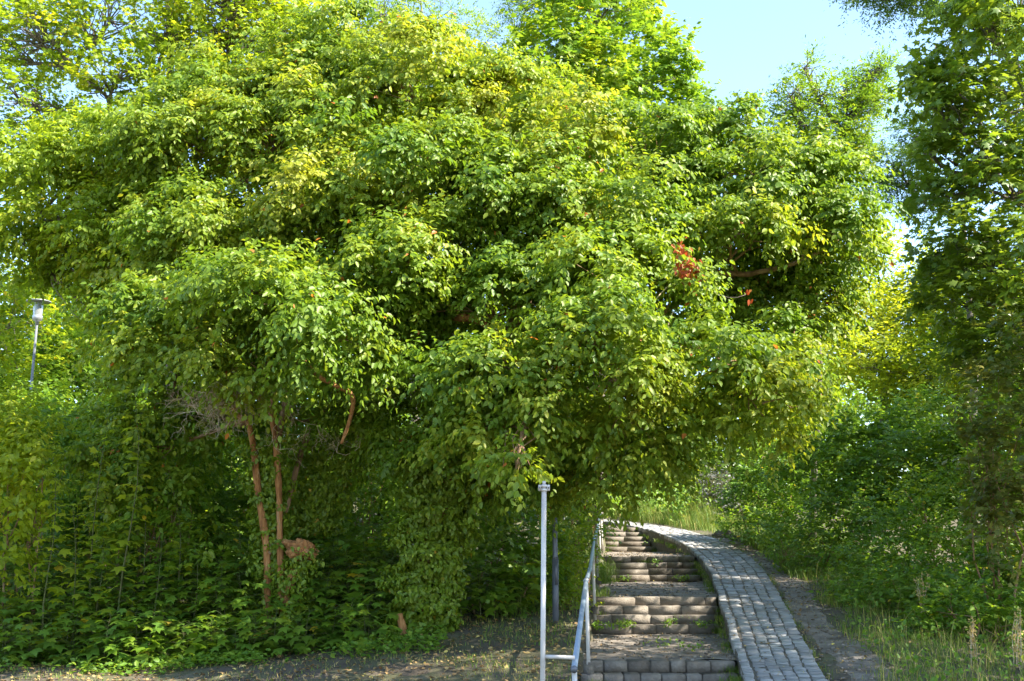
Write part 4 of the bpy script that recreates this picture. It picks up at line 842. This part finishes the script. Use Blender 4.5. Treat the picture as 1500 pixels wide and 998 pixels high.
# left verge of the stairs
X, Y = scatter(26000, -3, 4.5, 15.8, 36); ok = (X < stair_l(Y)-.08) & (X > stair_l(Y)-1.6) & (clumpy(X, Y, 1.5, -.3) | (Y > 20)); X, Y = X[ok], Y[ok]
o = blades('grass', X, Y, np.where(Y > 19.5, rg.uniform(.1, .55, len(X)), rg.uniform(.03, .14, len(X))), .0055, rg.normal(.32, .22, len(X)), .8, 4); tag(o, 'weedy grass strip along the left side of the stairs below the handrail', 'grass', kind='stuff')
# low sparse grass on the bare ground in front
X, Y = scatter(15000, -10, 1.0, 14.5, 19.8); ok = clumpy(X, Y, 1.0, .1) & (X < stair_l(Y)-.1); X, Y = X[ok], Y[ok]
o = blades('grass', X, Y, rg.uniform(.02, .11, len(X)), .005, rg.normal(.55, .28, len(X)), .9, 5); tag(o, 'thin trampled grass on the bare ground in front of the trees', 'grass', kind='stuff')
X, Y = scatter(12000, -10, -1.0, 17.0, 19.4); ok = clumpy(X, Y, 1.4, -.2); X, Y = X[ok], Y[ok]; n = len(X)
o = leaves('ground_cover', np.stack([X, Y, T(X, Y)+rg.uniform(.02, .16, n)], 1), rg.normal(0, 1, (n, 3))*np.array([1, 1, .3]), np.array([0, -.3, 1.])+rg.normal(0, .35, (n, 3)), rg.uniform(.04, .11, n), 'ovate', np.clip(rg.normal(.45, .2, n), 0, .93), M['under'], None)
tag(o, 'low leafy ground cover at the front edge of the undergrowth', 'ground cover', kind='stuff')
# leaf litter
X, Y = scatter(14000, -11, 6, 12, 22); ok = ((X < stair_l(Y)+.0) | (rg.random(len(X)) < .10)); X, Y = X[ok], Y[ok]; n = len(X)
zz = T(X, Y)+.02; ins = (X > stair_l(Y)) & (X < right_edge(Y)); zz = np.where(ins, -9, zz); k_ = zz > -5
X, Y, zz = X[k_], Y[k_], zz[k_]; n = len(X)
o = leaves('leaf_litter', np.stack([X, Y, zz], 1), rg.normal(0, 1, (n, 3))*np.array([1, 1, .25]), np.array([0, 0, 1.])+rg.normal(0, .35, (n, 3)), rg.uniform(.03, .085, n), 'ovate', np.clip(rg.normal(.45, .28, n), 0, 1), M['litter'], None)
tag(o, 'scattered brown and yellow fallen leaves on the ground', 'leaf litter', kind='stuff')
# crumbs, pebbles and leaves on the landings, the path and the dirt strip
LP = np.concatenate([L_[rg.integers(0, len(L_), 520)] for L_ in LAND]); LP = LP+rg.normal(0, 1, LP.shape)*np.array([.08, .07, 0]); LP[:, 2] += .012
Xp = rg.uniform(12, 34, 1500); u_ = rg.uniform(-.48, .5, 1500)**1; Xc = cl_x(Xp)+u_*ramp_w(Xp); CP = np.stack([Xc, Xp, prof(Xp)+.05], 1)[:420]
Yd = rg.uniform(12, 32, 1600); Xd = right_edge(Yd)+rg.uniform(.0, 1.0, 1600); DP = np.stack([Xd, Yd, T(Xd, Yd)+.022], 1)
A_ = np.concatenate([LP, CP, DP]); n = len(A_)
o = leaves('path_litter', A_, rg.normal(0, 1, (n, 3))*np.array([1, 1, .15]), np.array([0, 0, 1.])+rg.normal(0, .3, (n, 3)), rg.uniform(.015, .06, n), 'ovate', np.clip(rg.normal(.4, .28, n), 0, 1), M['litter'], None)
tag(o, 'small dry leaves and crumbs strewn over the landings, cobbles and dirt strip', 'leaf litter', kind='stuff')
mb = MB(); pr = random.Random(4)
for q in list(LP[::2])+list(DP[::2]):
    s_ = pr.uniform(.006, .02); a_ = pr.uniform(0, 3.14); c_, d_2 = math.cos(a_)*s_, math.sin(a_)*s_
    mb.box(q-np.array([0, 0, .004]), (c_*1.3, d_2*1.3, 0), (-d_2, c_, 0), (0, 0, s_*.6), ch=s_*.3, tint=pr.random())
o = mb.build('pebbles', M['stone']); tag(o, 'small pebbles lying on the earth landings and the dirt strip', 'pebbles', kind='stuff')
n = 5200; Y = rg.uniform(12, 34, n); X = right_edge(Y)+np.where(rg.random(n) < .5, abs(rg.normal(0, .06, n)), .8-abs(rg.normal(0, .2, n))); ok = clumpy(X, Y, 2.2, .0); X, Y = X[ok], Y[ok]
o = blades('grass', X, Y, rg.uniform(.02, .12, len(X)), .004, rg.normal(.45, .25, len(X)), .9, 8); tag(o, 'short grass tufts fringing the dirt strip beside the cobbles', 'grass', kind='stuff')
n = 3000; Y = rg.uniform(12, 36, n); k5 = rg.choice([-.37, -.17, -.0, .16, .33], n); X = cl_x(Y)+k5*ramp_w(Y)+rg.normal(0, .008, n); ok = clumpy(X, Y, 2.6, .7); X, Y = X[ok], Y[ok]
o = blades('joint_grass', X, Y, rg.uniform(.015, .05, len(X)), .003, rg.normal(.4, .2, len(X)), .9, 9, zoff=prof(Y)+.02); tag(o, 'tiny grass growing in the joints of the cobbled path', 'grass', kind='stuff')
# weeds growing on the steps: tufts at risers and along the kerb
TX, TY, TZ, TH, TT = [], [], [], [], []
for fi, (Y0, z0, n, tread) in enumerate(FLIGHTS):
    for k in range(n):
        y = Y0-k*tread; xl, xr = float(stair_l(y)), float(cl_x(y)-ramp_w(y)/2)
        for _ in range(rg.integers(2, 5) if k == n-1 else rg.integers(1, 3)):
            cx0 = rg.choice([rg.uniform(xl, xr), xr-abs(rg.normal(0, .08)), xl+abs(rg.normal(0, .15))]); m = rg.integers(20, 90)
            TX.append(cx0+rg.normal(0, .07, m)); TY.append(y-.03+rg.normal(0, .02, m)); TZ.append(np.full(m, z0-(k+1)*RIS+.01)); TH.append(rg.uniform(.03, .14, m)*(1.5 if k == n-1 else 1)); TT.append(np.clip(rg.normal(.3, .2, m), 0, 1))
for _ in range(70):
    y = rg.uniform(14.8, 35.5); x = float(cl_x(y)-ramp_w(y)/2)-.03; f = [q for q in FLIGHTS if q[0] > y-.2]
    if not f: continue
    zz = float(prof(y))-.16; m = 30
    TX.append(x+rg.normal(0, .05, m)); TY.append(y+rg.normal(0, .12, m)); TZ.append(np.full(m, zz)); TH.append(rg.uniform(.04, .15, m)); TT.append(np.clip(rg.normal(.35, .25, m), 0, 1))
for (px, py, y, n, h) in [(885, 830, 26.5, 260, .5), (884, 850, 25.0, 200, .5), (880, 880, 22.5, 160, .35), (930, 773, 36.2, 60, .35), (938, 776, 35.6, 50, .3), (1085, 985, 15.6, 160, .16), (1074, 975, 15.9, 120, .14), (998, 852, 20.5, 10, .1)]:
    p = W(px, py, y); TX.append(p[0]+rg.normal(0, .10, n)); TY.append(y+rg.normal(0, .3, n)); TZ.append(np.full(n, float(prof(y))-.15)); TH.append(rg.uniform(.4, 1, n)*h); TT.append(np.clip(rg.normal(.35, .2, n), 0, 1))
TX, TY, TZ, TH, TT = map(np.concatenate, (TX, TY, TZ, TH, TT))
o = blades('step_weeds', TX, TY, TH, .0045, TT, .9, 6, zoff=TZ); tag(o, 'tufts of grass and weeds rooted in the joints of the steps and kerb', 'weeds', kind='stuff')
# low leafy weeds on landings
X, Y, Z = [], [], []
for (px, py, y, n, s) in [(1000, 848, 20.9+7, 70, .10), (915, 918, 20.6, 90, .10), (1030, 918, 20.6, 60, .12), (980, 915, 20.6, 50, .06), (960, 826, 28.8, 50, .05), (1010, 950, 17.6, 50, .15), (970, 945, 17.9, 40, .15), (880, 920, 20.4, 90, .15), (910, 850, 28, 60, .12), (960, 795, 34.0, 60, .2), (1010, 805, 33, 60, .25)]:
    p = W(px, py, y); X.append(p[0]+rg.normal(0, s, n)); Y.append(y-.05+rg.normal(0, .06, n)); Z.append(np.full(n, p[2])+rg.uniform(-.02, .10, n))
X, Y, Z = map(np.concatenate, (X, Y, Z)); n = len(X)
o = leaves('step_herbs', np.stack([X, Y, Z], 1), rg.normal(0, 1, (n, 3)), np.array([0, -.5, 1.])+rg.normal(0, .4, (n, 3)), rg.uniform(.03, .07, n), 'ovate', np.clip(rg.normal(.5, .2, n), 0, .93), M['under'], None)
tag(o, 'small leafy herbs growing at the foot of the stair risers', 'weeds', kind='stuff')
# dry stalks in the bottom right
for k, (px, py, Y, h) in enumerate([(1418, 998, 15.9, .6), (1484, 998, 15.8, .7), (1348, 930, 18.6, .8)]):
    r = np.random.default_rng(950+k); b = wp_ground(px, Y); t = thing('dry_stalk', ['dry seed stalk in the grass, second from the right edge', 'dry pale seed stalk nearest the right edge', 'thin pale stem rising from the brambles behind the grass'][k], 'plant', b, 'dry stalks in the rough grass')
    mb = MB(); sd = []
    for j in range(7):
        e = b+np.array([r.normal(0, .06), r.normal(0, .06), h*r.uniform(.6, 1.1)]); pts = limb(b+np.array([r.normal(0, .03), r.normal(0, .03), -.05]), e, r, 0, 5, .02); mb.tube(pts, [.006, .005, .004, .004, .003, .002], 4)
        for q in pts[2:]: sd += [q+r.normal(0, .02, 3) for _ in range(8)]
    mb.build('stems', M['deadtwig'], t); sd = np.array(sd); m = len(sd)
    leaves('seed_heads', sd, r.normal(0, 1, (m, 3))+np.array([0, 0, .6]), r.normal(0, 1, (m, 3)), r.uniform(.02, .05, m), 'diamond', r.uniform(.7, 1, m), M['litter'], t)
# a few rocks by the bend
import bmesh
for k, (px, py, Y, s) in enumerate([(1062, 789, 33.2, .16), (1052, 792, 33.0, .10), (1078, 795, 32.6, .09)]):
    r = np.random.default_rng(970+k); bm = bmesh.new(); bmesh.ops.create_icosphere(bm, subdivisions=3, radius=1)
    b = W(px, py, Y); g = gp(b[0], Y)
    for v in bm.verts:
        f = 1+.5*mnoise.noise(v.co*1.3+Vector((k*3, 0, 0)))+.12*mnoise.noise(v.co*4); v.co = Vector((g[0]+v.co.x*s*1.7*f, g[1]+v.co.y*s*f, g[2]+s*.35+v.co.z*s*f))
    me = bpy.data.meshes.new('rock'); bm.to_mesh(me); bm.free(); o = link('rock', me, None, M['stone'])
    tag(o, ['largest grey rock beside the outer edge of the path bend', 'small rock left of the largest one at the path bend', 'small rock right of the largest one at the path bend'][k], 'rock', 'rocks beside the path bend')
